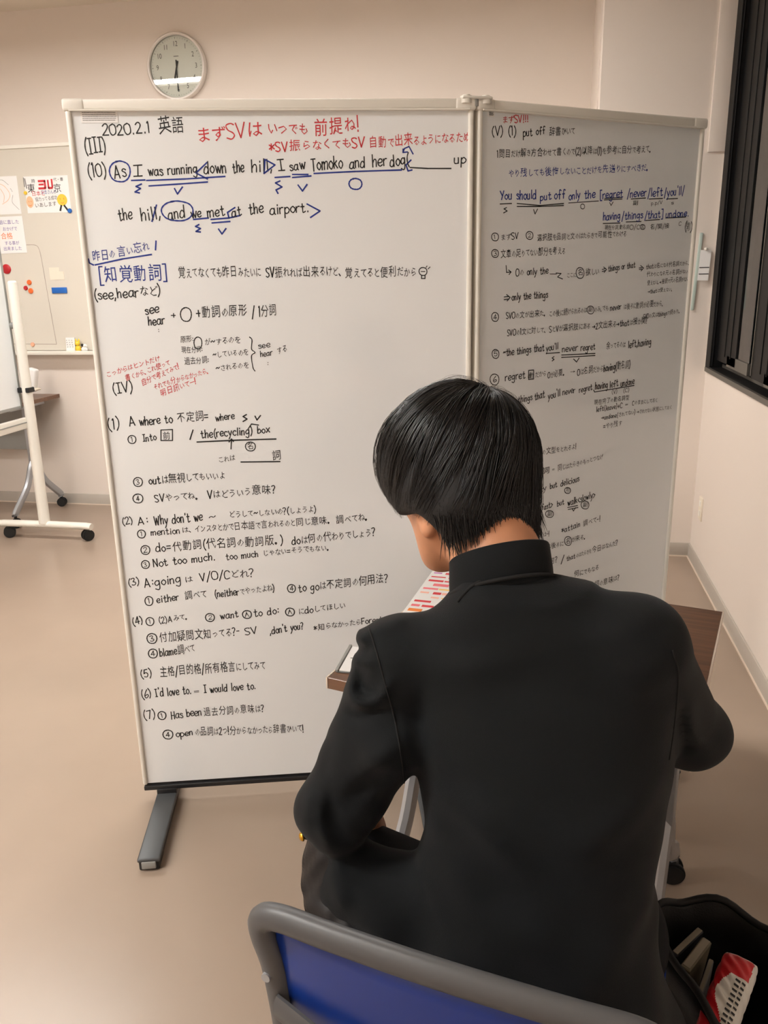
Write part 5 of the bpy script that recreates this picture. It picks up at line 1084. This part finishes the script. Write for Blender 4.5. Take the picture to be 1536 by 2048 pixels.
# head frame: turned left and bowed
HC=V3((-0.1007,1.1152,1.1758)); hy=math.radians(10.75+34); hp_=math.radians(24); hr=math.radians(-3)
f0=np.array([-math.sin(hy),math.cos(hy),0]); HR=np.array([math.cos(hy),math.sin(hy),0]); HF=math.cos(hp_)*f0-math.sin(hp_)*UZ; HU=np.cross(HR,HF)
HR2=math.cos(hr)*HR+math.sin(hr)*HU; HU=-math.sin(hr)*HR+math.cos(hr)*HU; HR=HR2
HM=np.stack([HR,HF,HU],1)
def H(x,y,z): return HC+HM@np.array([x,y,z])
def hand(v,wr,dirv,back,side,curl,spread=.0,thumb=1.0,k=.006,col=None):
    """wr wrist, dirv towards the fingers, back = normal of hand back, side=+1 thumb on +cross side"""
    d=np.array(dirv,float);d/=np.linalg.norm(d);b=np.array(back,float);b-=d*(b@d);b/=np.linalg.norm(b);s=np.cross(d,b)*side
    RR=np.stack([s,d,b],1); v.cone(wr-d*.03,wr+d*.015,.027,.026,.01)
    v.ell(wr+d*.048,(.040,.048,.0165),RR,.012)
    for i,(off,ln,rr) in enumerate(((.030,.072,.0088),(.010,.080,.0092),(-.011,.074,.0088),(-.030,.058,.0078))):
        p=wr+d*(.085-.004*abs(i-1.2))+s*off; ang=0; q=p-d*.03
        v.cone(q,p,.010,.0105,k); dd=d+s*spread*(1.5-i)*.2
        for j,(fr,cv) in enumerate(((.45,.35),(.31,.75),(.24,.6))):
            ang+=cv*curl; e=p+(dd*math.cos(ang)-b*math.sin(ang))*ln*fr; v.cone(p,e,rr*(1-.08*j),rr*(.92-.08*j),.003); p=e
    p=wr+d*.018+s*.022-b*.006; e=p+(d*.6+s*.75-b*.25)*.036*thumb; v.cone(p,e,.014,.0115,.012); e2=e+(d*.93+s*.25-b*.3)*.030; v.cone(e,e2,.0110,.0098,.004); e3=e2+(d*.95-s*.1-b*.25)*.024; v.cone(e2,e3,.0096,.0078,.004)
    return wr+d*.09
# --- body: one continuous mesh
bv=Vol((-.50,.72,0),(.62,1.56,1.34),.0045)
bv.zloft([(.46,Pel[:2],.15,.10),(.56,(0.031,0.9627,0)[:2],.15,.10),(.70,(0.0302,0.9778,0)[:2],.13,.09),(.85,(0.0226,1.0069,0)[:2],.14,.095),(.94,(0.0139,1.0154,0)[:2],.13,.08),(1.0,(-0.0047,1.017,0)[:2],.07,.055)],RT,FT,.02)
for a,b,r1,r2 in ((Nb-UZ*.05,Lsh,.042,.034),(Nb-UZ*.05,Rsh,.042,.036),(Lsh,Lel,.034,.030),(Lel,Lwr,.030,.025),(Rsh,Rel,.036,.030),(Rel,Rwr,.034,.025),(Lhip,Lkn,.065,.045),(Lkn,Lan,.042,.032),(Rhip,Rkn,.07,.05),(Rkn,Ran,.045,.032),(Pel,Lhip,.08,.08),(Pel,Rhip,.08,.08),(Lan,Lan+FT*.12-UZ*.06,.03,.025),(Ran,Ran+FT*.12-UZ*.06,.03,.025)): bv.cone(a,b,r1,r2,.025)
bv.cone(H(0,-.030,-.055),Nb+UZ*.0-FT*.005,.054,.056,.03); bv.cone(H(0,-.01,-.075),Nb+FT*.02,.050,.052,.03)
bv.ell(H(0,-.008,.012),(.076,.094,.096),HM,.02); bv.ell(H(0,.028,-.040),(.067,.066,.076),HM,.03); bv.ell(H(0,.052,-.096),(.036,.034,.026),HM,.03)
for s in (-1,1):
    bv.cone(H(s*.064,.0,-.055),H(s*.026,.060,-.106),.018,.017,.03); bv.ell(H(s*.040,.066,-.020),(.020,.016,.014),HM,.02)
    bv.ell(H(s*.031,.092,.004),(.017,.012,.010),HM,.01,'s')
    bv.ell(H(s*.076,-.012,-.044),(.010,.020,.033),HM@np.array(Matrix.Rotation(s*.35,3,'Z')),.008); bv.ell(H(s*.086,-.006,-.038),(.006,.011,.019),HM,.006,'s'); bv.ell(H(s*.079,-.004,-.071),(.008,.010,.011),HM,.006)
bv.cone(H(0,.084,.008),H(0,.104,-.030),.007,.011,.015); bv.ell(H(.011,.094,-.034),(.008,.009,.007),HM,.008); bv.ell(H(-.011,.094,-.034),(.008,.009,.007),HM,.008)
bv.ell(H(0,.086,-.060),(.024,.012,.006),HM,.006); bv.ell(H(0,.084,-.069),(.020,.012,.007),HM,.006); bv.cone(H(-.022,.095,-.0645),H(.022,.095,-.0645),.0022,.0022,.003,'s')
dl=V3((-0.2449,1.205,0.5083))-Lwr; hand(bv,Lwr+dl/np.linalg.norm(dl)*.012,dl,(.35,-.35,.85),1,.95,.2)
dr=V3((.02,.34,-.10))+RT*-.2; hand(bv,Rwr+dr/np.linalg.norm(dr)*.01,dr,(.55,-.2,.8),-1,.95)
body,P_,Q_=bv.mesh('person',[M['skin'],M['lip']],None,1); del bv
tag(body,'person in black school uniform seated at the desk, seen from behind, head bowed left','person')
# lips material by position in head frame
L_=(P_-HC)@HM; lipmask=(np.abs(L_[:,0])<.023)&(L_[:,1]>.082)&(L_[:,2]<-.054)&(L_[:,2]>-.077)
fm=lipmask[Q_].all(1).astype(np.int32)
if len(fm)==len(body.data.polygons): body.data.polygons.foreach_set('material_index',fm)
for s in (-1,1):
    e=obj('eye',ball(bmesh.new(),tuple(H(s*.031,.072,.003)),.0125),M['eye'],body,True); obj('iris',ball(bmesh.new(),tuple(H(s*.031,.0805,.001)),.0058),M['iris'],e,True)
    obj('eyebrow',tube(bmesh.new(),[tuple(H(s*.014,.094,.022)),tuple(H(s*.032,.092,.027)),tuple(H(s*.050,.080,.021))],[.003,.004,.002],n=8),M['haircap'],body,True)
# --- trousers
tv=Vol((-.35,.72,.06),(.60,1.46,.70),.006)
tv.cone(Lhip,Lkn,.090,.062,.03); tv.cone(Rhip,Rkn,.095,.070,.03); tv.cone(Pel-FT*.02,Lhip,.09,.09,.03); tv.cone(Pel-FT*.02,Rhip,.09,.09,.03)
tv.cone(Lkn,Lan,.060,.055,.03); tv.cone(Rkn,Ran,.066,.055,.03); tv.ell(Lkn,(.066,.066,.062),None,.02); tv.ell(Rkn,(.072,.072,.066),None,.02)
tv.mesh('trousers',M['trouser'],body,1); del tv
for an in (Lan,Ran):
    sv=Vol(an-(.16,.16,.10),an+(.22,.26,.06),.005); g=np.array([an[0],an[1],0])
    sv.cone(g+UZ*.035-FT*.03,g+UZ*.036+FT*.05,.036,.040,.03); sv.cone(g+UZ*.036+FT*.05,g+UZ*.026+FT*.16,.040,.027,.03); sv.cone(g+UZ*.04-FT*.01,g+UZ*.095-FT*.01,.036,.036,.02)
    sv.add(lambda X,Y,Z: Z-.004+X*0+Y*0,g-.3,g+.3,.004,'s') 
    sv.mesh('shoe',M['shoe'],body,1); del sv
# --- jacket
jv=Vol((-.50,.70,.40),(.56,1.46,1.13),.0045)
C2=lambda xc,h: np.array([xc*math.cos(0.18757)-h*math.sin(0.18757),xc*math.sin(0.18757)+h*math.cos(0.18757)])
jv.zloft([(.43,C2(.208,.905),.205,.150),(.50,C2(.196,.915),.186,.145),(.60,C2(.197,.93),.164,.128),(.70,C2(.203,.95),.158,.122),(.80,C2(.209,.97),.170,.126),(.88,C2(.208,.985),.178,.124),(.94,C2(.206,.99),.180,.112),(.985,C2(.203,.99),.125,.095),(1.02,C2(.196,.988),.085,.080),(1.05,C2(.186,.985),.060,.066)],RT,FT,.03)
jv.cone(Nb-UZ*.067-FT*.02,Lsh-UZ*.0,.058,.050,.04); jv.cone(Nb-UZ*.035-FT*.02,Rsh,.062,.056,.05)
jv.cone(Lsh,Lel,.053,.053,.03); jv.cone(Lel,Lel+(Lwr-Lel)*.74,.052,.038,.03); jv.cone((-0.1818,0.9506,0.8287),(-0.2201,0.9754,0.7574),.038,.042,.03); jv.cone(Rsh,Rel,.060,.046,.03); jv.cone(Rel,Rwr,.047,.040,.03)
# skirt of the open jacket swinging out to the left
jv.cone(C2(.12,.93).tolist()+[.55],(-0.2266,0.958,0.5933),.070,.064,.02)
# folds
def ridge(p,r=.010,k=.018,op='u'):
    q=[V3(a) for a in catmull(p,4)]
    for i,(a,b) in enumerate(zip(q[:-1],q[1:])):
        u_=math.sin(PI*(i+.5)/(len(q)-1))*.6+.4; jv.cone(a,b,r*u_,r*u_,k,op)
VD=Vector
def crease(p,sig,amp,win=.09):
    """soft fold along a polyline on the visible side: bulge (amp>0) or groove (amp<0)"""
    q=np.array([np.array(a) for a in catmull([V3(a) for a in p],5)]); mid=q.mean(0); v=mid-np.array(CAMPOS); v/=np.linalg.norm(v)
    qp=q-np.outer((q-mid)@v,v)
    def fn(X,Y,Z):
        al=(X-mid[0])*v[0]+(Y-mid[1])*v[1]+(Z-mid[2])*v[2]; x=X-al*v[0];y=Y-al*v[1];z=Z-al*v[2]; best=None
        for i,(a,b) in enumerate(zip(qp[:-1],qp[1:])):
            d=b-a;L=max(d@d,1e-9); t=np.clip(((x-a[0])*d[0]+(y-a[1])*d[1]+(z-a[2])*d[2])/L,0,1)
            e=(x-a[0]-t*d[0])**2+(y-a[1]-t*d[1])**2+(z-a[2]-t*d[2])**2; w=.35+.65*math.sin(PI*(i+.5)/(len(qp)-1)); e=w*np.exp(-e/(sig*sig)); best=e if best is None else np.maximum(best,e)
        return -amp*best*np.exp(-(al/win)**4)
    jv.add(fn,q.min(0)-sig*2-.03,q.max(0)+sig*2+.03,.01,'disp')
crease([(-0.2314,0.9698,0.9266),(-0.2334,0.9637,0.907),(-0.2263,0.9612,0.8937),(-0.2069,0.9452,0.8989),(-0.1876,0.9424,0.9132),(-0.1797,0.9489,0.9303)],.009,.013)
crease([(-0.2208,0.9727,0.9297),(-0.2202,0.9681,0.9133),(-0.2074,0.9496,0.9144),(-0.1945,0.9443,0.9242)],.014,-.010)
crease([(-0.2404,0.9528,0.8743),(-0.2182,0.9475,0.8778),(-0.1884,0.9375,0.8967)],.010,-.006)
crease([(-0.2274,0.9874,0.9842),(-0.2223,0.9853,0.9736)],.010,.008); crease([(-0.226,0.9814,0.9626),(-0.2131,0.9828,0.959)],.007,-.006); crease([(-0.2266,0.9755,0.9429),(-0.2124,0.9772,0.9394)],.008,.006)
crease([(-0.1609,0.931,0.8566),(-0.1879,0.9274,0.8259),(-0.2307,0.9297,0.7889)],.016,.007); crease([(-0.163,0.9203,0.8216),(-0.2002,0.9176,0.8004),(-0.2428,0.9159,0.7498)],.014,-.007)
crease([(-0.2701,0.9148,0.7635),(-0.269,0.9054,0.7307),(-0.2547,0.9003,0.7042)],.008,.007); crease([(-0.2569,0.9191,0.7698),(-0.2504,0.9107,0.7369),(-0.2348,0.9059,0.7104)],.009,-.006)
crease([(-0.2835,0.9123,0.7637),(-0.286,0.9042,0.7375)],.010,.006); crease([(-0.2594,0.9397,0.8419),(-0.2647,0.9272,0.8027)],.012,-.004)
crease([(-0.1737,0.9363,0.9555),(-0.1321,0.8734,0.8947),(-0.0942,0.8157,0.8536)],.022,.006); crease([(-0.1296,0.853,0.8231),(-0.0644,0.8145,0.8304),(0.0125,0.7866,0.7936)],.018,.008)
crease([(-0.1248,0.8643,0.8588),(-0.0484,0.8291,0.8697),(0.0332,0.8048,0.8425)],.020,-.007); crease([(-0.1225,0.8456,0.7932),(-0.0799,0.7951,0.7741),(-0.0416,0.759,0.7343)],.018,.008); crease([(-0.1276,0.8359,0.7635),(-0.0963,0.7838,0.7461),(-0.0749,0.7496,0.7239)],.014,-.008)
crease([(-0.0462,0.8113,0.8074),(0.0136,0.7772,0.7607),(0.0485,0.7479,0.7105)],.022,.006); crease([(-0.0234,0.8188,0.8183),(0.0465,0.7896,0.782),(0.092,0.7591,0.7204)],.02,-.006)
crease([(0.1659,0.8702,0.8714),(0.1229,0.823,0.8464),(0.0664,0.7857,0.8282)],.02,.006); crease([(0.1562,0.8519,0.815),(0.1131,0.8083,0.8027),(0.062,0.7755,0.7961)],.018,-.006); crease([(0.1524,0.8346,0.7585),(0.104,0.789,0.7425),(0.0642,0.7571,0.7317)],.018,.006)
crease([(0.1363,0.9194,1.0588),(0.1079,0.9092,1.0423),(0.0617,0.8991,1.0375)],.02,.004); crease([(-0.1496,0.9535,0.9988),(-0.0932,0.9137,1.0072),(-0.0313,0.8912,1.035)],.022,-.005); crease([(-0.1423,0.9476,0.9737),(-0.0739,0.9086,0.977),(-0.0069,0.8874,1.0059)],.025,.005)
crease([(0.2087,0.9958,0.9109),(0.2164,0.9862,0.8732),(0.2397,0.9832,0.8477)],.010,.006); crease([(0.1996,0.9905,0.8985),(0.2075,0.9791,0.8546)],.010,-.006)
crease([(-0.1677,0.9839,1.0057),(-0.2106,0.9905,0.9839)],.01,.004)
crease([(-0.2287,0.8747,0.6722),(-0.1796,0.8705,0.6983),(-0.139,0.8682,0.7364)],.014,-.007); crease([(-0.2468,0.8922,0.6713),(-0.2344,0.8661,0.6465)],.012,.005)
rg=np.random.default_rng(5)
def folds(X,Y,Z):
    """soft cloth undulation: long diagonal waves fanning from armpits to waist, stronger low on the back"""
    u_=X*.982+Y*.187; v_=Z; w_=Y*.98-X*.187
    a=np.sin(v_*46+u_*34+1.5*np.sin(u_*17)+.6)*np.sin(u_*13+v_*6+1.1); b=np.sin(v_*30-u_*52+1.2*np.sin(v_*19)); c=np.sin(u_*75+v_*22+2*np.sin(v_*11))
    low=np.clip((.92-v_)/.25,0,1)
    return (.0030*a+.0022*b)*low+.0012*c*np.clip((.75-v_)/.2,0,1)+.0008*np.sin(v_*40+u_*25+w_*30)
jv.add(folds,jv.lo,jv.lo+jv.n*jv.h,.01,'disp')
jk,JP,JQ=jv.mesh('jacket',M['wool'],body,1)
bvh=BVHTree.FromPolygons([tuple(p) for p in JP],[tuple(int(i) for i in q) for q in JQ])
EYE=Vector(CAMPOS)
def onsurf(pts,off=.001):
    out=[]
    for p in pts:
        d=(Vector(p)-EYE).normalized(); h_=bvh.ray_cast(EYE,d)
        if h_[0] is not None: out.append(h_[0]-d*off)
    return out
def seam(pts,r=.0013):
    q=onsurf([tuple(a) for a in catmull(pts,8)],.0004)
    if len(q)>2: obj('seam',tube(bmesh.new(),q,r,n=6),M['seam'],jk,True)
seam([(-0.2121,0.9914,0.9879),(-0.2017,0.9849,0.9588),(-0.1896,0.9756,0.9193),(-0.1768,0.9665,0.8797),(-0.1674,0.9567,0.8402),(-0.16,0.9466,0.8007),(-0.1581,0.9419,0.7837)])
seam([(0.1785,0.9621,0.9962),(0.1861,0.9556,0.9692),(0.186,0.946,0.9365),(0.1829,0.935,0.9008),(0.1787,0.9238,0.8651)])
seam([(-0.0853,0.9304,1.0589),(-0.0794,0.9337,1.0665),(-0.0682,0.9389,1.077),(-0.0502,0.945,1.0862),(-0.029,0.9503,1.0906),(0.0013,0.9571,1.0942),(0.0294,0.9626,1.0949)],.0022)
for zb_ in (.93,.84,.75,.66):
    c0=C2(.205,.99 if zb_>.8 else .965); o_=Vector((c0[0],c0[1],zb_))+Vector(FT)*.4; h_=bvh.ray_cast(o_,-Vector(FT))
    if h_[0] is not None:
        g=obj('button',lathe(bmesh.new(),[(0,-.005),(.004,-.0045),(.0065,-.002),(.007,0),(.004,.002),(0,.002)],20),M['gold'],jk,True); g.data.transform(Matrix.Translation(h_[0]+Vector(FT)*.001)@Matrix.Rotation(math.atan2(FT[1],FT[0])+PI/2,4,'Z')); g['label']='round gold button'
# collar: standing band round the neck
cl=V3((-0.1005,1.0148,1.0315)); cr=V3((0.0316,0.9905,1.0801)); bk=V3((-0.0278,0.9502,1.0894))
cen=(cl+cr)/2; e1=(cr-cl)/2; e2=bk-cen; e2-=e1*(e2@e1)/(e1@e1)
axu=np.cross(e1,e2); axu*=-1 if axu[2]<0 else 1; axu/=np.linalg.norm(axu); axu=axu*.6+UZ*.55; axu/=np.linalg.norm(axu)
ring=[]; bm=bmesh.new(); NC=48
hh=.046
prof=[(1.02,-.35,0),(1.0,0,0),(.985,.5,0),(.955,1,0),(.93,1.03,0),(.905,1,0),(.93,.4,0),(.95,-.3,0)]
for k in range(NC):
    a=2*PI*k/NC; fr=max(0,-math.sin(a)); base=cen+e1*math.cos(a)+e2*math.sin(a)-UZ*.006; r_=[]
    for sc__,t_,_ in prof:
        p=cen+(base-cen)*sc__+axu*hh*t_*(1-.25*fr)-UZ*.01*(1-t_); r_.append(bm.verts.new(tuple(p)))
    ring.append(r_)
for k in range(NC):
    a=ring[k];b=ring[(k+1)%NC]
    for j in range(len(prof)-1): bm.faces.new((a[j],b[j],b[j+1],a[j+1]))
bmesh.ops.recalc_face_normals(bm,faces=bm.faces)
obj('collar',bm,M['wool'],jk,True)
obj('collar_seam',tube(bmesh.new(),[tuple(cen+(e1*math.cos(a)+e2*math.sin(a))*1.012-UZ*.004) for a in np.linspace(0,2*PI,60)[:-1]],.0026,n=6,closed=True),M['seam'],jk,True)
# open front flap with satin lining and gold button
bm=bmesh.new(); rows=[]
for j,(xl,yl,xr,yr) in enumerate(((618,1676,650,1680),(610,1710,648,1712),(606,1745,650,1746),(607,1780,656,1782),(612,1812,662,1815),(630,1845,680,1850),(655,1880,710,1885))): rows.append((xl,yl,xr,yr))
FL=[((-0.3063,0.9712,0.6542),(-0.2603,0.953,0.6706)),((-0.3113,0.9633,0.6302),(-0.2517,0.9395,0.6552)),((-0.3134,0.9556,0.6054),(-0.2481,0.9334,0.6319)),((-0.3092,0.9407,0.5878),(-0.243,0.9271,0.6071)),((-0.3022,0.927,0.5727),(-0.2332,0.9139,0.5918)),((-0.2861,0.9149,0.557),(-0.2193,0.9012,0.5755)),((-0.263,0.8955,0.5482),(-0.2207,0.8858,0.5599))]
vs=[]; lc=catmull([a for a,b in FL],5); rc=catmull([b for a,b in FL],5)
for i,(a,b) in enumerate(zip(lc,rc)):
    row=[]
    for k in range(9):
        u_=k/8; p=a*(1-u_)+b*u_+FT*(-.010*math.sin(u_*PI)+.0022*math.sin(i*.8+k*1.6)); row.append(bm.verts.new(tuple(p)))
    vs.append(row)
for a,b in zip(vs[:-1],vs[1:]):
    for k in range(8): bm.faces.new((a[k],a[k+1],b[k+1],b[k]))
fl=obj('front_flap',bm,M['lining'],jk,True); fl.modifiers.new('s','SOLIDIFY').thickness=.003; fl['label']='black satin lining of the open jacket front'
bt=V3((-0.3145,0.966,0.6598)); g=obj('button',lathe(bmesh.new(),[(0,-.005),(.004,-.0045),(.0065,-.002),(.007,0),(.004,.002),(0,.002)],20),M['gold'],jk,True); g['label']='round gold button'
g.data.transform(Matrix.Translation(bt)@Matrix.Rotation(-.9,4,'Z')); 
obj('button_shank',cyl(bmesh.new(),tuple(bt),tuple(bt+(.014,.004,-.006)),.003,n=8),M['seam'],jk,True)
# shirt cuff of the left wrist
dn=(Lwr-Lel)/np.linalg.norm(Lwr-Lel); obj('cuff',tube(bmesh.new(),[tuple(Lwr-dn*.07),tuple(Lwr-dn*.022)],.032,n=24,cap=False),M['wool'],jk,True)
# pen in the right hand
pt=Rwr+dr/np.linalg.norm(dr)*.095; p=obj('pen',cyl(cyl(bmesh.new(),tuple(pt+(.02,-.03,.075)),tuple(pt+(-.012,.012,-.018)),.0045,n=12),tuple(pt+(-.012,.012,-.018)),tuple(pt+(-.017,.018,-.030)),.0045,.001,n=12),M['blackp']); tag(p,'pen held in the seated person\'s right hand above the desk','pen')
# ---------------------------------------------------------------- hair
HCc=V3((-0.1027,1.1264,1.1972))
hv=Vol(HCc-.19,HCc+.19,.004)
hv.ell(HCc,(.102,.112,.103),HM,.02)
hv.ell(HCc+HM@V3((0,.020,.0)),(.106,.106,.090),HM,.03)
hv.ell(H(0,-.045,-.060),(.064,.045,.075),HM,.04)
hv.ell(H(-.055,-.02,-.04),(.045,.07,.055),HM,.04); hv.ell(H(.030,-.02,-.035),(.036,.055,.045),HM,.04); hv.ell(H(.012,-.050,-.078),(.052,.036,.055),HM,.03)
# undercut: remove the face and everything below the hem
hv.ell(H(0,.060,-.085),(.105,.085,.085),HM,.015,'s')
hv.ell(H(0,.118,-.020),(.062,.066,.068),HM,.015,'s')
for s in (-1,1): hv.ell(H(s*.094,.006,-.086),(.044,.040,.042),HM,.015,'s')
hv.ell(H(.112,-.02,-.098),(.058,.075,.056),HM,.015,'s')
nl=HU*.97+HF*.0
def below(X,Y,Z): return (X-HC[0])*(HU[0]+.08*HR[0])+(Y-HC[1])*(HU[1]+.08*HR[1])+(Z-HC[2])*(HU[2]+.08*HR[2])+.108
hv.add(below,HCc-.2,HCc+.2,.02,'s')
cap,HP,HQ=hv.mesh('hair',M['haircap'],body,1); cap['label']='short thick black hair'
hb_=BVHTree.FromPolygons([tuple(p) for p in HP],[tuple(int(i) for i in q) for q in HQ])
pole=V3((-0.0719,1.1352,1.2798))-HCc; pole/=np.linalg.norm(pole); t1=np.cross(pole,HF); t1/=np.linalg.norm(t1); t2=np.cross(pole,t1)
rg=np.random.default_rng(11)
def mesh_strands(strands,name,parent,m):
    Vv=[];Ff=[];nb=0
    for pts,r0 in strands:
        pts=np.array(pts); n=len(pts)
        if n<3: continue
        T=np.gradient(pts,axis=0); T/=np.linalg.norm(T,axis=1)[:,None]+1e-9; ref=pts-HCc; Nn=np.cross(T,ref); Nn/=np.linalg.norm(Nn,axis=1)[:,None]+1e-9; Bn=np.cross(T,Nn)
        r=r0*np.minimum(1,np.linspace(1.5,.12,n))[:,None]
        Vv+= [pts+Nn*r, pts-Nn*r, pts-Bn*r*.8]
        for i in range(n-1):
            a,b,c=nb+i,nb+n+i,nb+2*n+i
            Ff+=[(a,b,b+1,a+1),(b,c,c+1,b+1),(c,a,a+1,c+1)]
        nb+=3*n
    Vv=np.concatenate(Vv); Ff=np.array(Ff)
    me=bpy.data.meshes.new(name); me.vertices.add(len(Vv)); me.vertices.foreach_set('co',Vv.astype(np.float32).ravel()); me.loops.add(Ff.size); me.loops.foreach_set('vertex_index',Ff.ravel().astype(np.int32)); me.polygons.add(len(Ff)); me.polygons.foreach_set('loop_start',np.arange(0,Ff.size,4,dtype=np.int32)); me.update(calc_edges=True)
    return link(name,me,m,parent,True)
strands=[]
NCL=420; clumps=[(rg.uniform(0,2*PI),rg.normal(0,.16),rg.uniform(-.4,.4),rg.uniform(.0,.006),rg.uniform(.9,1.12)) for _ in range(NCL)]
for ci,(phi,sw,tw,lift,ln) in enumerate(clumps):
    start=rg.uniform(.02,.9) if ci%2 else rg.uniform(.02,.3)
    for j in range(13):
        ph=phi+rg.normal(0,.035); th0=max(.02,start+rg.normal(0,.05)); L=0; pts=[]
        lf=lift+abs(rg.normal(0,.0012))+.0004; n=14; th1=th0+rg.uniform(1.2,2.1)*ln
        for i in range(n):
            u_=i/(n-1); th=th0+(th1-th0)*u_; pp=ph+sw*u_*u_*1.2+tw*math.sin(u_*3)*.25
            d=pole*math.cos(th)+(t1*math.cos(pp)+t2*math.sin(pp))*math.sin(th)
            h_=hb_.ray_cast(Vector(HCc+d*.3),Vector(-d))
            if h_[0] is None: break
            p=np.array(h_[0]); hl=(p-HC)@HU
            if pts and np.linalg.norm(p-pts[-1])>.034: break
            if np.linalg.norm(p-HCc)<.075: break
            pts.append(p+d*lf*math.sin(PI*min(1,u_*1.2+.1)))
        if len(pts)>=4:
            p=pts[-1]; dd=pts[-1]-pts[-2]; dd/=np.linalg.norm(dd)+1e-9
            pts.append(p+dd*.005+np.array([0,0,-.002])); strands.append((pts,rg.uniform(.0004,.0008)))
# nape fringe and side hem hairs
for k in range(900):
    a=rg.uniform(-1.1,1.1); d=-HF*math.cos(a)+HR*math.sin(a); base=HC+HU*(rg.uniform(-.098,-.06)-.006*math.sin(a))
    h_=hb_.ray_cast(Vector(base+d*.2),Vector(-d))
    if h_[0] is None: continue
    p=np.array(h_[0]); l=rg.uniform(.012,.03); dn_=-HU*.9-UZ*.3+d*rg.uniform(-.30,.12)+HR*rg.normal(0,.15)
    strands.append(([p+d*.0006+dn_*l*u_+d*.0 for u_ in (0,.33,.66,1)],rg.uniform(.0004,.0008)))
st=mesh_strands(strands,'hair_strands',cap,M['hair']); st['kind']='stuff'
# stray arcs over the crown
fly=[]
for k in range(46):
    a=rg.uniform(0,2*PI); th0=rg.uniform(.0,.25); th1=th0+rg.uniform(.5,1.0); hgt=rg.uniform(.003,.014); pts=[]
    for i in range(14):
        u_=i/13; th=th0+(th1-th0)*u_; d=pole*math.cos(th)+(t1*math.cos(a+u_*.3)+t2*math.sin(a+u_*.3))*math.sin(th); h_=hb_.ray_cast(Vector(HCc+d*.3),Vector(-d))
        if h_[0] is None: break
        pts.append(np.array(h_[0])+d*(.002+hgt*math.sin(PI*u_)))
    if len(pts)>4: fly.append((pts,.00035))
st=mesh_strands(fly,'stray_hairs',cap,M['hair']); st['kind']='stuff'
